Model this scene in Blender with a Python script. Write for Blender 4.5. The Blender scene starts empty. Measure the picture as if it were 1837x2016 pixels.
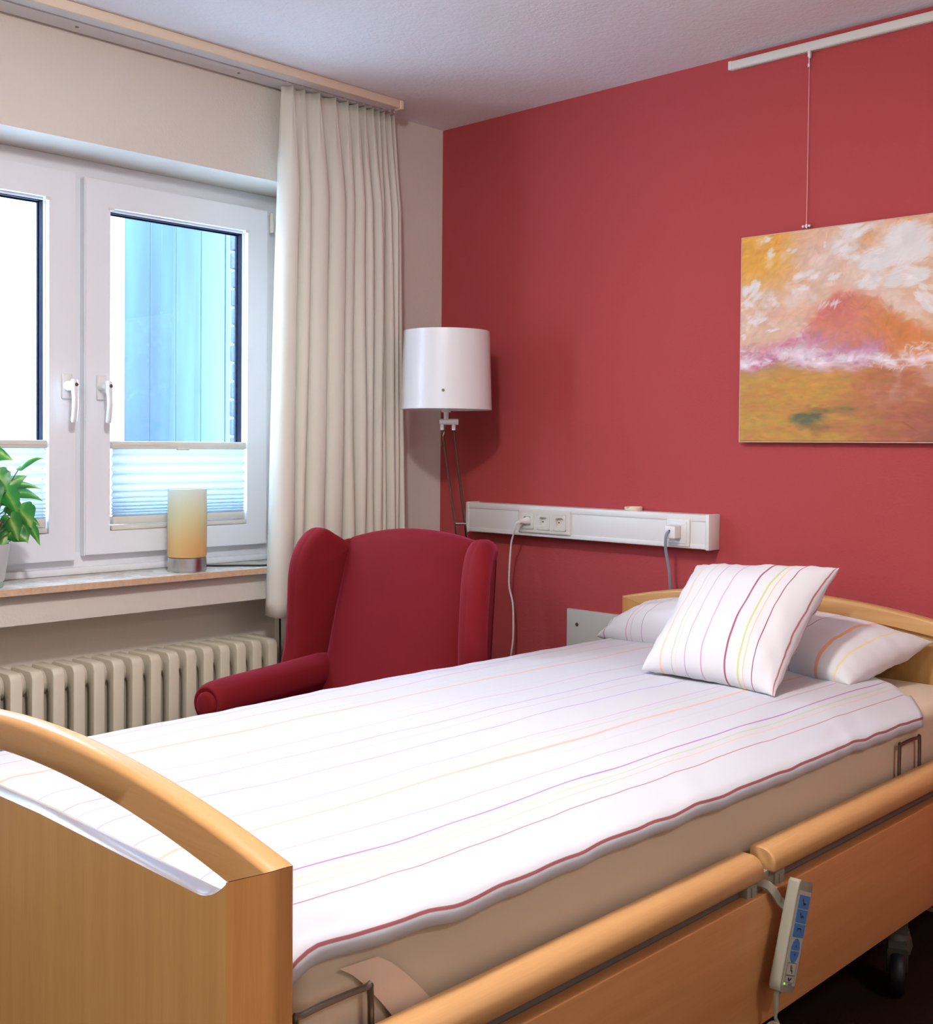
import bpy, bmesh, math, random
from mathutils import Vector, Matrix, noise
PI = math.pi
random.seed(7)
sc = bpy.context.scene
COL = sc.collection
V = Vector

# ------------------------------------------------------------------ helpers
def lin(c):
    return tuple(((x/255)/12.92 if x/255 <= .04045 else ((x/255+.055)/1.055)**2.4) for x in c) + (1.0,)

class MB:
    """collects shapes in world coordinates; build() links them as one mesh object"""
    def __init__(self):
        self.v = []; self.f = []; self.uv = None
    def add(self, vs, fs):
        o = len(self.v); self.v += [V(p) for p in vs]; self.f += [tuple(i+o for i in f) for f in fs]; return self
    def box(self, x0, x1, y0, y1, z0, z1, bev=0.0, seg=2, M=None):
        bm = bmesh.new()
        bmesh.ops.create_cube(bm, size=1.0)
        for v in bm.verts:
            v.co = V((x0+(v.co.x+.5)*(x1-x0), y0+(v.co.y+.5)*(y1-y0), z0+(v.co.z+.5)*(z1-z0)))
        if bev > 0:
            bev = min(bev, .49*min(abs(x1-x0), abs(y1-y0), abs(z1-z0)))
            bmesh.ops.bevel(bm, geom=bm.edges[:], offset=bev, segments=seg, profile=.5, affect='EDGES')
        bm.verts.index_update()
        vs = [M @ v.co if M else v.co.copy() for v in bm.verts]
        self.add(vs, [[v.index for v in f.verts] for f in bm.faces]); bm.free(); return self
    def loft(self, rings, closed=True, caps=True):
        n = len(rings[0]); o = len(self.v)
        for r in rings: self.v += [V(p) for p in r]
        for i in range(len(rings)-1):
            for j in range(n if closed else n-1):
                k = (j+1) % n
                self.f.append((o+i*n+j, o+i*n+k, o+(i+1)*n+k, o+(i+1)*n+j))
        if caps and closed:
            self.f.append(tuple(o+j for j in range(n))[::-1]); e = o+(len(rings)-1)*n
            self.f.append(tuple(e+j for j in range(n)))
        return self
    def lathe(self, c, prof, n=40, M=None):
        """profile of (r, z) about a vertical axis through c"""
        rings = []
        for r, z in prof:
            rings.append([(M @ V((r*math.cos(2*PI*k/n), r*math.sin(2*PI*k/n), z)) if M else V((r*math.cos(2*PI*k/n), r*math.sin(2*PI*k/n), z))) + V(c) for k in range(n)])
        return self.loft(rings, caps=False)
    def tube(self, pts, r, n=8, caps=True, flat=1.0):
        pts = [V(p) for p in pts]; rings = []; up = None
        for i, p in enumerate(pts):
            t = (pts[min(i+1, len(pts)-1)]-pts[max(i-1, 0)]).normalized()
            if up is None:
                up = t.orthogonal().normalized()
            up = (up - t*up.dot(t)).normalized(); s = t.cross(up)
            rr = r[i] if isinstance(r, (list, tuple)) else r
            rings.append([p + (up*math.cos(2*PI*k/n)*flat + s*math.sin(2*PI*k/n))*rr for k in range(n)])
        return self.loft(rings, caps=caps)
    def prism(self, outline, axis, a0, a1, bev=0.0):
        """outline of 2-D points extruded along axis: x->(a,p,q) y->(p,a,q) z->(p,q,a)"""
        bm = bmesh.new()
        def P(p, a): return {'x': (a, p[0], p[1]), 'y': (p[0], a, p[1]), 'z': (p[0], p[1], a)}[axis]
        b0 = [bm.verts.new(P(p, a0)) for p in outline]; f = bm.faces.new(b0)
        r = bmesh.ops.extrude_face_region(bm, geom=[f])
        d = a1-a0; ax = {'x': V((d, 0, 0)), 'y': V((0, d, 0)), 'z': V((0, 0, d))}[axis]
        for e in r['geom']:
            if isinstance(e, bmesh.types.BMVert): e.co += ax
        bmesh.ops.recalc_face_normals(bm, faces=bm.faces[:])
        if bev:
            ed = [e for e in bm.edges if len(e.link_faces) == 2 and e.calc_face_angle(0) > .6]
            bmesh.ops.bevel(bm, geom=ed, offset=bev, segments=3, profile=.5, affect='EDGES')
        bm.verts.index_update()
        self.add([v.co.copy() for v in bm.verts], [[v.index for v in f.verts] for f in bm.faces]); bm.free(); return self
    def build(self, name, mat, parent=None, smooth=True, sub=0, angle=40, solid=0, uv=None):
        org = parent['_w'] if parent is not None and '_w' in parent else (0, 0, 0)
        org = V(org)
        me = bpy.data.meshes.new(name)
        me.from_pydata([v-org for v in self.v], [], self.f)
        bm = bmesh.new(); bm.from_mesh(me); bmesh.ops.recalc_face_normals(bm, faces=bm.faces[:]); bm.to_mesh(me); bm.free()
        if uv:
            l = me.uv_layers.new(name='UVMap')
            for lp in me.loops: l.data[lp.index].uv = uv[lp.vertex_index]
        o = bpy.data.objects.new(name, me); COL.objects.link(o)
        me.materials.append(mat)
        if smooth:
            me.polygons.foreach_set('use_smooth', [True]*len(me.polygons))
            if angle and not sub: me.set_sharp_from_angle(angle=math.radians(angle))
        if solid:
            m = o.modifiers.new('solid', 'SOLIDIFY'); m.thickness = solid; m.offset = 0
        if sub:
            m = o.modifiers.new('sub', 'SUBSURF'); m.levels = sub; m.render_levels = sub
        if parent is not None:
            o.parent = parent
            o['_w'] = tuple(org)
        return o

def thing(name, label, cat, loc, group=None):
    o = bpy.data.objects.new(name, None); COL.objects.link(o)
    o.location = loc; o['_w'] = tuple(loc); o['label'] = label; o['category'] = cat
    o.empty_display_size = .05
    if group: o['group'] = group
    return o
def tag(o, label, cat, group=None):
    o['label'] = label; o['category'] = cat
    if group: o['group'] = group
    return o
def struct(o): o['kind'] = 'structure'; return o
def smoothcurve(pts, n=8):
    """Catmull-Rom through points"""
    pts = [V(p) for p in pts]; P = [pts[0]*2-pts[1]]+pts+[pts[-1]*2-pts[-2]]; out = []
    for i in range(1, len(P)-2):
        for k in range(n):
            t = k/n
            out.append(.5*((2*P[i])+(P[i+1]-P[i-1])*t+(2*P[i-1]-5*P[i]+4*P[i+1]-P[i+2])*t*t+(3*P[i]-P[i-1]-3*P[i+1]+P[i+2])*t**3))
    out.append(P[-2]); return out

# ------------------------------------------------------------------ materials
class NT:
    def __init__(self, name):
        self.m = bpy.data.materials.new(name); self.m.use_nodes = True
        self.t = self.m.node_tree; self.t.nodes.clear()
        self.out = self.t.nodes.new('ShaderNodeOutputMaterial')
    def n(self, typ, ins=None, **kw):
        nd = self.t.nodes.new(typ)
        for k, v in kw.items(): setattr(nd, k, v)
        for k, v in (ins or {}).items():
            s = nd.inputs[k]
            if hasattr(v, 'is_output') or isinstance(v, bpy.types.NodeSocket): self.t.links.new(v, s)
            else: s.default_value = v
        return nd
    def math(self, op, a, b=0.0, c=0.0):
        return self.n('ShaderNodeMath', {0: a, 1: b, 2: c}, operation=op).outputs[0]
    def mix(self, fac, a, b, blend='MIX'):
        nd = self.n('ShaderNodeMix', None, data_type='RGBA', blend_type=blend)
        for i, v in ((0, fac), (6, a), (7, b)):
            if isinstance(v, bpy.types.NodeSocket): self.t.links.new(v, nd.inputs[i])
            else: nd.inputs[i].default_value = v
        return nd.outputs[2]
    def bsdf(self, **k):
        ins = {}
        names = dict(color='Base Color', rough='Roughness', metal='Metallic', normal='Normal', spec='Specular IOR Level', coat='Coat Weight', sheen='Sheen Weight', emis='Emission Color', emstr='Emission Strength', sss='Subsurface Weight', trans='Transmission Weight')
        for a, b in k.items(): ins[names[a]] = b
        self.b = self.n('ShaderNodeBsdfPrincipled', ins)
        self.t.links.new(self.b.outputs[0], self.out.inputs[0]); return self.m
    def coords(self): return self.n('ShaderNodeTexCoord').outputs['Object']
    def noise(self, scale, detail=3, rough=.5, vec=None, dist=0):
        ins = {'Scale': scale, 'Detail': detail, 'Roughness': rough, 'Distortion': dist}
        if vec is not None: ins['Vector'] = vec
        return self.n('ShaderNodeTexNoise', ins).outputs['Fac']
    def scale(self, vec, s):
        return self.n('ShaderNodeMapping', {'Vector': vec, 'Scale': s}).outputs[0]
    def bump(self, h, st=.3, d=.002):
        return self.n('ShaderNodeBump', {'Height': h, 'Strength': st, 'Distance': d}).outputs[0]
    def ramp(self, fac, stops):
        nd = self.n('ShaderNodeValToRGB', {'Fac': fac}); e = nd.color_ramp.elements
        while len(e) < len(stops): e.new(.5)
        for el, (p, c) in zip(e, stops): el.position = p; el.color = c
        return nd.outputs[0]

def plain(name, rgb, rough=.5, metal=0, spec=.5, bumpscale=0, bst=.2, **k):
    t = NT(name)
    kw = dict(color=lin(rgb), rough=rough, metal=metal, spec=spec, **k)
    if bumpscale:
        kw['normal'] = t.bump(t.noise(bumpscale, 3, .6, t.coords()), bst, .001)
    return t.bsdf(**kw)

def textured_wall(name, rgb, scale=110, st=.35, var=.04, rough=.85):
    t = NT(name); co = t.coords()
    big = t.noise(2.0, 2, .5, co)
    c0 = lin(rgb); c1 = tuple(x*(1-var*2) for x in c0[:3])+(1,)
    col = t.mix(big, c0, c1)
    h = t.math('ADD', t.noise(scale, 4, .65, co), t.math('MULTIPLY', t.noise(scale*.35, 2, .5, co), .8))
    return t.bsdf(color=col, rough=rough, spec=.25, normal=t.bump(h, st, .004))

def wood(name, rgb, rgb2, axis, rough=.35, coat=.15):
    """beech: fine streaks along the given axis"""
    t = NT(name); co = t.coords()
    s = {'x': (2.0, 40, 40), 'y': (40, 2.0, 40), 'z': (40, 40, 2.0)}[axis]
    sf = {'x': (14, 320, 320), 'y': (320, 14, 320), 'z': (320, 320, 14)}[axis]
    a = t.noise(1.0, 4, .6, t.scale(co, s)); b = t.noise(1.0, 3, .6, t.scale(co, sf))
    f = t.math('ADD', t.math('MULTIPLY', a, .75), t.math('MULTIPLY', b, .35))
    col = t.ramp(f, [(.3, lin(rgb2)), (.75, lin(rgb))])
    return t.bsdf(color=col, rough=rough, coat=coat, normal=t.bump(b, .05, .0005))

def fabric_stripes(name, base, stripes):
    """stripes: (u in metres, half width, rgb) across the cloth, from its UV map"""
    t = NT(name)
    uv = t.n('ShaderNodeUVMap').outputs[0]
    u = t.n('ShaderNodeSeparateXYZ', {0: uv}).outputs[0]
    col = lin(base)
    for u0, w, rgb in stripes:
        d = t.math('ABSOLUTE', t.math('SUBTRACT', u, u0))
        f = t.n('ShaderNodeMapRange', {'Value': d, 'From Min': w+.0006, 'From Max': w-.0006, 'To Min': 0.0, 'To Max': 1.0}).outputs[0]
        col = t.mix(f, col, lin(rgb))
    co = t.coords()
    h = t.noise(900, 2, .5, co)
    return t.bsdf(color=col, rough=.8, spec=.15, sheen=.05, normal=t.bump(h, .08, .0005))

M = {}
M['wall_red'] = textured_wall('red_wallpaper', (176, 71, 73), 120, .3, .02)
M['wall_cream'] = textured_wall('cream_wallpaper', (222, 214, 204), 120, .35, .02)
M['wall_far'] = textured_wall('pale_wallpaper', (222, 214, 204), 120, .2, .02)
M['ceiling'] = textured_wall('ceiling_plaster', (236, 233, 236), 90, .5, .01)
M['upvc'] = plain('white_window_plastic', (234, 236, 242), .3, 0, .5)
M['white_plastic'] = plain('white_plastic', (226, 224, 222), .35)
M['warm_plastic'] = plain('aged_white_plastic', (216, 211, 202), .4)
M['cream_plastic'] = plain('cream_plastic', (226, 208, 186), .45)
M['cream_lacquer'] = plain('radiator_lacquer', (215, 207, 186), .22, 0, .5)
M['black_rubber'] = plain('black_rubber', (16, 18, 22), .5)
M['gasket'] = plain('dark_blue_gasket', (8, 14, 32), .7, 0, .08)
M['steel'] = plain('brushed_steel', (190, 188, 186), .3, 1)
M['chrome'] = plain('dark_chrome', (112, 98, 90), .15, 1)
M['dark_steel'] = plain('dark_steel', (120, 112, 104), .35, .9)
M['grey_plastic'] = plain('grey_plastic', (146, 141, 126), .42)
M['grey_metal'] = plain('grey_painted_metal', (88, 86, 78), .45, .2)
M['frame_grey'] = plain('bed_frame_grey', (118, 112, 104), .5, .3)
M['dark'] = plain('dark_hole', (14, 12, 11), .8)
M['screw'] = plain('screw_metal', (120, 110, 96), .35, .8)
M['sheet'] = plain('tan_fitted_sheet', (214, 197, 174), .85, 0, .15, 700, .1)
M['white_cord'] = plain('white_cord', (226, 222, 220), .4)
M['grey_cord'] = plain('grey_cable', (128, 136, 150), .45)
M['shade'] = None
M['carpet'] = None
t = NT('brown_carpet'); co = t.coords()
f = t.noise(260, 4, .7, co); g = t.noise(9, 3, .6, co)
col = t.mix(g, lin((62, 46, 38)), lin((74, 44, 38)))
col = t.mix(t.math('MULTIPLY', f, .7), lin((34, 27, 22)), col)
M['carpet'] = t.bsdf(color=col, rough=.95, spec=.05, normal=t.bump(f, .6, .004))
t = NT('red_velour'); co = t.coords()
f = t.noise(420, 3, .6, co); g = t.noise(5, 2, .5, co)
col = t.mix(g, lin((122, 23, 30)), lin((112, 19, 25)))
col = t.mix(t.math('MULTIPLY', f, .35), col, lin((105, 14, 20)))
M['red_fabric'] = t.bsdf(color=col, rough=.8, spec=.15, sheen=.45, normal=t.bump(f, .15, .001))
t.b.inputs['Sheen Tint'].default_value = lin((230, 90, 130)); t.b.inputs['Sheen Roughness'].default_value = .4
M['wood_x'] = wood('beech_along_x', (206, 158, 102), (190, 138, 82), 'x')
M['wood_y'] = wood('beech_along_y', (204, 156, 104), (188, 138, 86), 'y', .38)
M['wood_z'] = wood('beech_post', (212, 152, 92), (192, 128, 70), 'z')
M['panel_z'] = wood('beech_panel_upright', (204, 158, 98), (188, 140, 82), 'z', .42, .1)
M['panel_y'] = wood('beech_panel_lengthwise', (206, 146, 92), (190, 128, 76), 'y', .42, .1)
t = NT('grey_marble'); co = t.coords()
f = t.noise(14, 6, .65, co, 1.2)
M['marble'] = t.bsdf(color=t.ramp(f, [(.35, lin((176, 168, 156))), (.6, lin((216, 212, 206)))]), rough=.25)
t = NT('raw_sill_edge'); co = t.coords(); f = t.noise(60, 4, .6, co)
M['sill_edge'] = t.bsdf(color=t.ramp(f, [(.3, lin((196, 160, 130))), (.7, lin((214, 182, 152)))]), rough=.7)
# thin glass
t = NT('window_glass')
tr = t.n('ShaderNodeBsdfTransparent', {'Color': (.97, .985, 1, 1)}); gl = t.n('ShaderNodeBsdfGlossy', {'Roughness': .0})
mx = t.n('ShaderNodeMixShader', {0: .05, 1: tr.outputs[0], 2: gl.outputs[0]}); t.t.links.new(mx.outputs[0], t.out.inputs[0])
M['glass'] = t.m
def translucent(name, rgb, fac, rough=.8, bumpscale=0, tcol=None, spec=.15):
    t = NT(name)
    m = t.bsdf(color=lin(rgb), rough=rough, spec=spec)
    if bumpscale: t.t.links.new(t.bump(t.noise(bumpscale, 2, .5, t.coords()), .1, .0006), t.b.inputs['Normal'])
    tl = t.n('ShaderNodeBsdfTranslucent', {'Color': lin(tcol or rgb)})
    mx = t.n('ShaderNodeMixShader', {0: fac, 1: t.b.outputs[0], 2: tl.outputs[0]})
    t.t.links.new(mx.outputs[0], t.out.inputs[0]); return m
M['curtain'] = translucent('cream_curtain_cloth', (234, 228, 216), .22, .85, 800)
M['blind'] = translucent('white_pleated_cloth', (196, 206, 214), .34, .8)
M['shade'] = translucent('white_lamp_shade', (236, 234, 236), .12, .3, spec=.5)
t = NT('amber_glass'); co = t.coords()
z = t.n('ShaderNodeSeparateXYZ', {0: co}).outputs[2]
zz = t.n('ShaderNodeMapRange', {'Value': z, 'From Min': .04, 'From Max': .255}).outputs[0]
col = t.ramp(zz, [(0, lin((244, 204, 140))), (.25, lin((246, 212, 152))), (.55, lin((238, 228, 184))), (1, lin((236, 238, 228)))])
m = t.bsdf(color=col, rough=.3)
tl = t.n('ShaderNodeBsdfTranslucent', {'Color': col})
mx = t.n('ShaderNodeMixShader', {0: .4, 1: t.b.outputs[0], 2: tl.outputs[0]}); t.t.links.new(mx.outputs[0], t.out.inputs[0])
M['amber'] = m
t = NT('syngonium_leaf')
uv = t.n('ShaderNodeUVMap').outputs[0]; sp = t.n('ShaderNodeSeparateXYZ', {0: uv})
d = t.math('ABSOLUTE', sp.outputs[0])
nn = t.noise(30, 3, .6, t.coords())
f = t.math('ADD', d, t.math('MULTIPLY', t.math('SUBTRACT', nn, .5), .5))
col = t.ramp(f, [(.0, lin((176, 190, 110))), (.12, lin((112, 160, 70))), (.35, lin((46, 122, 52))), (.8, lin((28, 92, 46)))])
m = t.bsdf(color=col, rough=.35)
tl = t.n('ShaderNodeBsdfTranslucent', {'Color': lin((70, 160, 60))})
mx = t.n('ShaderNodeMixShader', {0: .25, 1: t.b.outputs[0], 2: tl.outputs[0]}); t.t.links.new(mx.outputs[0], t.out.inputs[0])
M['leaf'] = m
M['stem'] = plain('leaf_stem', (96, 92, 62), .5)
M['soil'] = plain('potting_soil', (52, 40, 32), .95, bumpscale=200, bst=.6)
M['pot'] = plain('frosted_pot', (205, 208, 208), .3)
M['pot_foot'] = plain('pot_glass_foot', (150, 168, 160), .15)
# outside
M['facade_white'] = plain('white_facade_panels', (238, 240, 240), .6)
M['facade_blue'] = None
t = NT('blue_facade_sheet'); co = t.coords()
n1 = t.noise(1.0, 3, .5, t.scale(co, (1, 5, .7)))
M['facade_blue'] = t.bsdf(color=t.ramp(n1, [(.35, lin((44, 62, 88))), (.65, lin((58, 84, 108)))]), rough=.5)
t = NT('grey_brick'); co = t.coords()
M['brick'] = t.bsdf(color=lin((62, 70, 86)), rough=.9, normal=t.bump(t.noise(60, 4, .6, co), .6, .01))

# ------------------------------------------------------------------ room shell
H = 2.415; XR = 4.5; YN = -4.5
f = MB().box(-.15, XR, YN, 0, -.05, 0).build('floor', M['carpet'], None, False); struct(f)
c = MB().box(-.3, XR+.1, YN-.1, .1, H, H+.08).build('ceiling', M['ceiling'], None, False); struct(c)
w = MB().box(-.3, XR+.1, 0, .1, -.05, H).build('wall_right', M['wall_red'], None, False); struct(w)
WY0, WY1, WZ0, WZ1 = -2.11, -.60, .816, 2.096      # window opening
NY0, NY1 = -2.4, -.655                             # radiator niche
w = MB()
w.box(-.28, 0, YN, 0, WZ1, H)
w.box(-.28, 0, WY1, 0, -.05, WZ1)
w.box(-.28, 0, YN, WY0, .73, WZ1)
w.box(-.28, 0, YN, NY0, -.05, .73)
w.box(-.28, -.15, NY0, WY1, -.05, .73)
w.box(-.15, 0, NY1, WY1, -.05, .73)
w.box(-.28, 0, WY0, WY1, .73, WZ0)
struct(w.build('wall_left', M['wall_cream'], None, False))
struct(MB().box(XR, XR+.1, YN, 0, -.05, H).build('wall_far', M['wall_far'], None, False))
struct(MB().box(-.28, XR+.1, YN-.1, YN, -.05, H).build('wall_rear', M['wall_far'], None, False))
struct(MB().box(.0, XR, -.006, 0, 0, .009).build('baseboard_right', plain('floor_joint', (150, 120, 112), .6), None, False))

# ------------------------------------------------------------------ window
win = bpy.data.objects.new('window_1', None); COL.objects.link(win); win.location = (-.2, -1.36, .836); win['_w'] = (-.2, -1.36, .836); struct(win)
XF = -.2          # face of the fixed frame
XS = -.17         # face of the sashes
fr = MB()
fr.box(-.27, XF, WY0, WY1, 2.03, WZ1, .004); fr.box(-.27, XF, WY0, WY1, .836, .905, .004)
fr.box(-.269, XF-.0006, WY0+.0005, WY0+.06, .837, WZ1-.001, .004); fr.box(-.269, XF-.0006, WY1-.075, WY1-.0005, .837, WZ1-.001, .004)
fr.box(-.269, XF-.0006, -1.40, -1.33, .837, WZ1-.001, .004)
fr.box(-.25, XF+.022, WY0+.001, WY1-.001, .8355, .858, .006)
fr.build('window_frame', M['upvc'], win, True, angle=30)
s = MB().box(-.27, .028, WY0, WY1+.0, .818, .836, .002)
s.build('window_sill', M['marble'], win, True, angle=30)
MB().box(.0281, .0335, WY0, WY1, .8165, .8362, .001).build('sill_edge', M['sill_edge'], win, False)['label'] = 'raw beige front edge of the sill'
def sash(y0, y1, z0, z1, gy0, gy1, gz0, gz1, hinge_y, handle_y):
    p = MB()
    def ring(o, i, xa, xb):
        # a rectangular frame with mitred corners, front face xb
        (a0, a1, b0, b1), (c0, c1, d0, d1) = o, i
        vs = []
        for x in (xa, xb):
            vs += [(x, a0, b0), (x, a1, b0), (x, a1, b1), (x, a0, b1), (x, c0, d0), (x, c1, d0), (x, c1, d1), (x, c0, d1)]
        fs = []
        for k in range(4):
            n = (k+1) % 4
            fs += [(8+k, 8+n, 12+n, 12+k), (k, 4+k, 4+n, n), (k, n, 8+n, 8+k), (4+k, 12+k, 12+n, 4+n)]
        p.add(vs, fs)
    ring((y0, y1, z0, z1), (gy0, gy1, gz0, gz1), -.235, XS-.004)
    ring((y0+.003, y1-.003, z0+.003, z1-.003), (gy0-.0, gy1+.0, gz0-.0, gz1+.0), XS-.0042, XS)
    s = p.build('sash', M['upvc'], win, False)
    b = p = MB()
    ring((gy0-.001, gy1+.001, gz0-.001, gz1+.001), (gy0+.008, gy1-.008, gz0+.008, gz1-.008), -.222, XS-.022)
    b.build('glazing_bead', M['upvc'], s, False)
    g = p = MB()
    ring((gy0+.003, gy1-.003, gz0+.003, gz1-.003), (gy0+.013, gy1-.013, gz0+.013, gz1-.013), -.226, -.2165)
    ring((gy0+.003, gy1-.003, gz0+.003, gz1-.003), (gy0+.010, gy1-.010, gz0+.010, gz1-.010), -.216, -.1935)
    g.build('seal', M['gasket'], s, False)['label'] = 'dark rubber glazing seal'
    MB().box(-.2165, -.2155, gy0, gy1, gz0, gz1).build('pane', M['glass'], s, False)
    h = MB()
    hz = 1.405
    h.box(XS, XS+.010, handle_y-.016, handle_y+.016, hz-.038, hz+.036, .003)
    h.tube([(XS+.008, handle_y, hz), (XS+.045, handle_y, hz)], [.016, .0125], 14)
    pts = smoothcurve([(XS+.050, handle_y, hz+.018), (XS+.052, handle_y, hz-.01), (XS+.058, handle_y-.001, hz-.05), (XS+.052, handle_y, hz-.085), (XS+.047, handle_y, hz-.108)], 5)
    h.tube(pts, [.012]+[.0135]*6+[.0115]*(len(pts)-8)+[.009], 12, flat=.8)
    hd = h.build('handle', M['white_plastic'], s)
    MB().lathe((0, 0, 0), [(0, .0072), (.0052, .0072), (.0062, .004), (.0062, 0)], 16, Matrix.Translation((XS+.057, handle_y, hz+.003)) @ Matrix.Rotation(PI/2, 4, 'Y')).build('lock', M['screw'], s)['label'] = 'small metal key cylinder of the handle'
    if hinge_y is not None:
        q = MB()
        q.tube([(XS+.006, hinge_y, 1.962), (XS+.006, hinge_y, 2.028)], .0075, 12)
        q.tube([(XS+.006, hinge_y, 1.97), (XS+.006, hinge_y, 1.9725)], .0088, 12); q.tube([(XS+.006, hinge_y, 2.018), (XS+.006, hinge_y, 2.0205)], .0088, 12)
        q.tube([(XS+.002, hinge_y, .93), (XS+.002, hinge_y, 1.02)], .007, 12)
        q.build('hinge', M['warm_plastic'], s)
    return s
sash(-1.352, -.675, .892, 2.038, -1.268, -.758, .965, 1.957, -.664, -1.300)
sash(-2.055, -1.381, .880, 2.045, -1.972, -1.466, .965, 1.960, None, -1.412)

def blind(y0, y1, ztop, zbot, label):
    r = thing('pleated_blind', label, 'blind', (XS-.008, (y0+y1)/2, zbot), 'white pleated blinds on the lower window panes')
    xm = XS-.010
    b = MB().box(xm-.013, xm+.013, y0, y1, ztop-.012, ztop+.012, .003); b.box(xm+.0131, xm+.0145, y0+.004, y1-.004, ztop-.001, ztop+.0012)
    b.box(xm+.010, xm+.021, (y0+y1)/2-.022, (y0+y1)/2+.022, ztop-.016, ztop-.008, .002)
    b.build('top_rail', M['warm_plastic'], r)
    b = MB().box(xm-.013, xm+.013, y0, y1, zbot+.004, zbot+.019, .003); b.box(xm-.012, xm+.012, y0+.004, y1-.004, zbot+.021, zbot+.046, .002)
    b.build('bottom_rail', M['warm_plastic'], r)
    # zig-zag cloth, pleats closing towards the bottom
    z = ztop-.012; rows = [(xm, z)]; k = 0; zend = zbot+.046; n = 22
    ws = [1.0/(1+.16*max(0, i-6)**1.1) for i in range(n)]; tot = sum(ws)
    for i in range(n):
        z -= (ztop-.012-zend)*ws[i]/tot
        rows.append((xm+(.010 if i % 2 == 0 else -.010) if i < n-1 else xm, z))
    m = MB()
    m.loft([[(x, y0+.006-(.004 if x > xm else 0), zz), (x, y1-.006+(.004 if x > xm else 0), zz)] for x, zz in rows], closed=False, caps=False)
    m.build('pleated_cloth', M['blind'], r, False)
    for yy in (y0+.05, y1-.05): MB().tube([(xm, yy, zbot+.01), (xm, yy, ztop)], .0006, 5).build('cord', M['white_cord'], r)
    for yy in (y0-.003, y1+.003):
        b = MB().box(XS-.012, XS+.004, yy-.010, yy+.010, 1.9495, 1.9585, .001)
        b.tube([(xm, yy, zbot+.008), (xm, yy, 1.953)], .0005, 5)
        b.build('tension_bracket', M['white_plastic'], r)
blind(-1.262, -.764, 1.230, .962, 'white half-lowered pleated blind on the window pane behind the amber table lamp')
blind(-1.966, -1.472, 1.231, .964, 'white half-lowered pleated blind on the left window pane behind the potted plant')

# ------------------------------------------------------------------ outside: facade of the neighbouring wing
fb = thing('neighbouring_building', 'white and blue clad building close outside the window', 'building', (-2.2, 0, -1))
b = MB(); XB = -2.2
for k in range(6): b.box(XB-.1, XB, -4.0+.62*k, -4.0+.62*k+.612, -1.0, 6.5)
b.box(XB-.1, XB+.006, -.285, -.06, -1.0, 6.5)
b.build('white_cladding', M['facade_white'], fb, False)
b = MB()
for k in range(5): b.box(XB-.1, XB-.01, -.055+.152*k, -.055+.152*k+.149, -1, 6.5, .004)
b.box(XB-.1, XB-.015, -.06, .9, -1, 6.5)
b.build('blue_cladding', M['facade_blue'], fb, False)
b = MB(); k = 0; z = -1.0
while z < 6.4:
    o = random.uniform(-.008, .008); b.box(-1.95, -1.0, .405+o, .62, z, z+.083, .008); b.box(-1.95, -1.0, .43, .62, z+.083, z+.095); z += .095
b.build('brick_pier', M['brick'], fb, True, angle=30)
MB().box(-2.3, -.28, -6, 3, -1.05, -1.0).build('paved_yard', plain('pale_paving', (170, 170, 168), .9), fb, False)

# ------------------------------------------------------------------ curtain and its ceiling track
tr_ = thing('curtain_track', 'long beige ceiling mounted curtain track above the window', 'curtain track', (.1, -1.5, H))
b = MB(); b.box(.02, .095, YN+1.2, -.375, 2.392, H-.0005); b.box(.107, .158, YN+1.2, -.375, 2.392, H-.0005)
b.box(.094, .108, YN+1.2, -.375, 2.402, H-.0005)
b.build('track_board', plain('track_underside', (222, 220, 222), .5), tr_, False)
MB().box(.158, .172, YN+1.2, -.375, 2.386, H-.0005, .003).build('front_fascia', M['cream_plastic'], tr_)
MB().box(.140, .176, -.379, -.362, 2.382, H-.0005, .005).build('end_cap', M['cream_plastic'], tr_)['label'] = 'rounded beige end cap of the track'
for yy in (-1.50, -.96): MB().lathe((.06, yy, 2.3915), [(.0, -.001), (.005, -.001), (.005, .001)], 12).build('screw', M['screw'], tr_)

cu = thing('curtain', 'cream floor-length style pleated curtain gathered at the right of the window', 'curtain', (.09, -.57, .685))
cu['label'] = 'cream pleated curtain gathered beside the window, ending above the radiator'
ctr = [-.803, -.742, -.703, -.632, -.562, -.520, -.480, -.447, -.414, -.388, -.362, -.340]
NZ = 40; NP = 15
y_edges = []
rows = []
zt, zb = 2.3935, .686
for i in range(NZ+1):
    t_ = i/NZ; z = zt+(zb-zt)*t_
    pts = []
    open_ = min(1, t_*5)
    for k in range(len(ctr)):
        yc = ctr[k]; spread = (t_)
        yl = (yc+.56)*(1+.15*t_)-.56 + (-.012*t_ if k == 0 else 0)
        nxt = (ctr[k+1]+.56)*(1+.15*t_)-.56 if k+1 < len(ctr) else yl+.024
        gap = nxt-yl
        for j in range(NP):
            ph = j/NP
            a = PI*ph
            amp = (.026+.036*open_)*(1+.40*noise.noise((k*1.7, 0, t_*1.5)))
            hump = math.sin(a)**.7 if ph > 0 else 0
            x = .062+amp*hump+.008*noise.noise((k*3.1, t_*3, 1))*t_
            lean_ = .22*noise.noise((k*2.9, 4, t_*.8))
            y = yl+gap*(ph+lean_*math.sin(a)*open_-.13*math.sin(2*a)*open_)+.006*noise.noise((k*2.3+ph, t_*2.2, 5))*open_
            if t_ < .14:   # pinch pleat: narrow triple crest
                pin = (1-t_/.14)
                x += pin*.007*math.cos(a*6)
                y += pin*gap*.22*math.sin(2*a)
            zz = z
            if i == NZ: zz -= .006*hump
            if i == 0: zz -= .002+.008*(1-hump)
            pts.append((x, y, zz))
    rows.append(pts)
MB().loft(rows, closed=False, caps=False).build('curtain_cloth', M['curtain'], cu, True, angle=0, solid=.0018)
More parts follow.
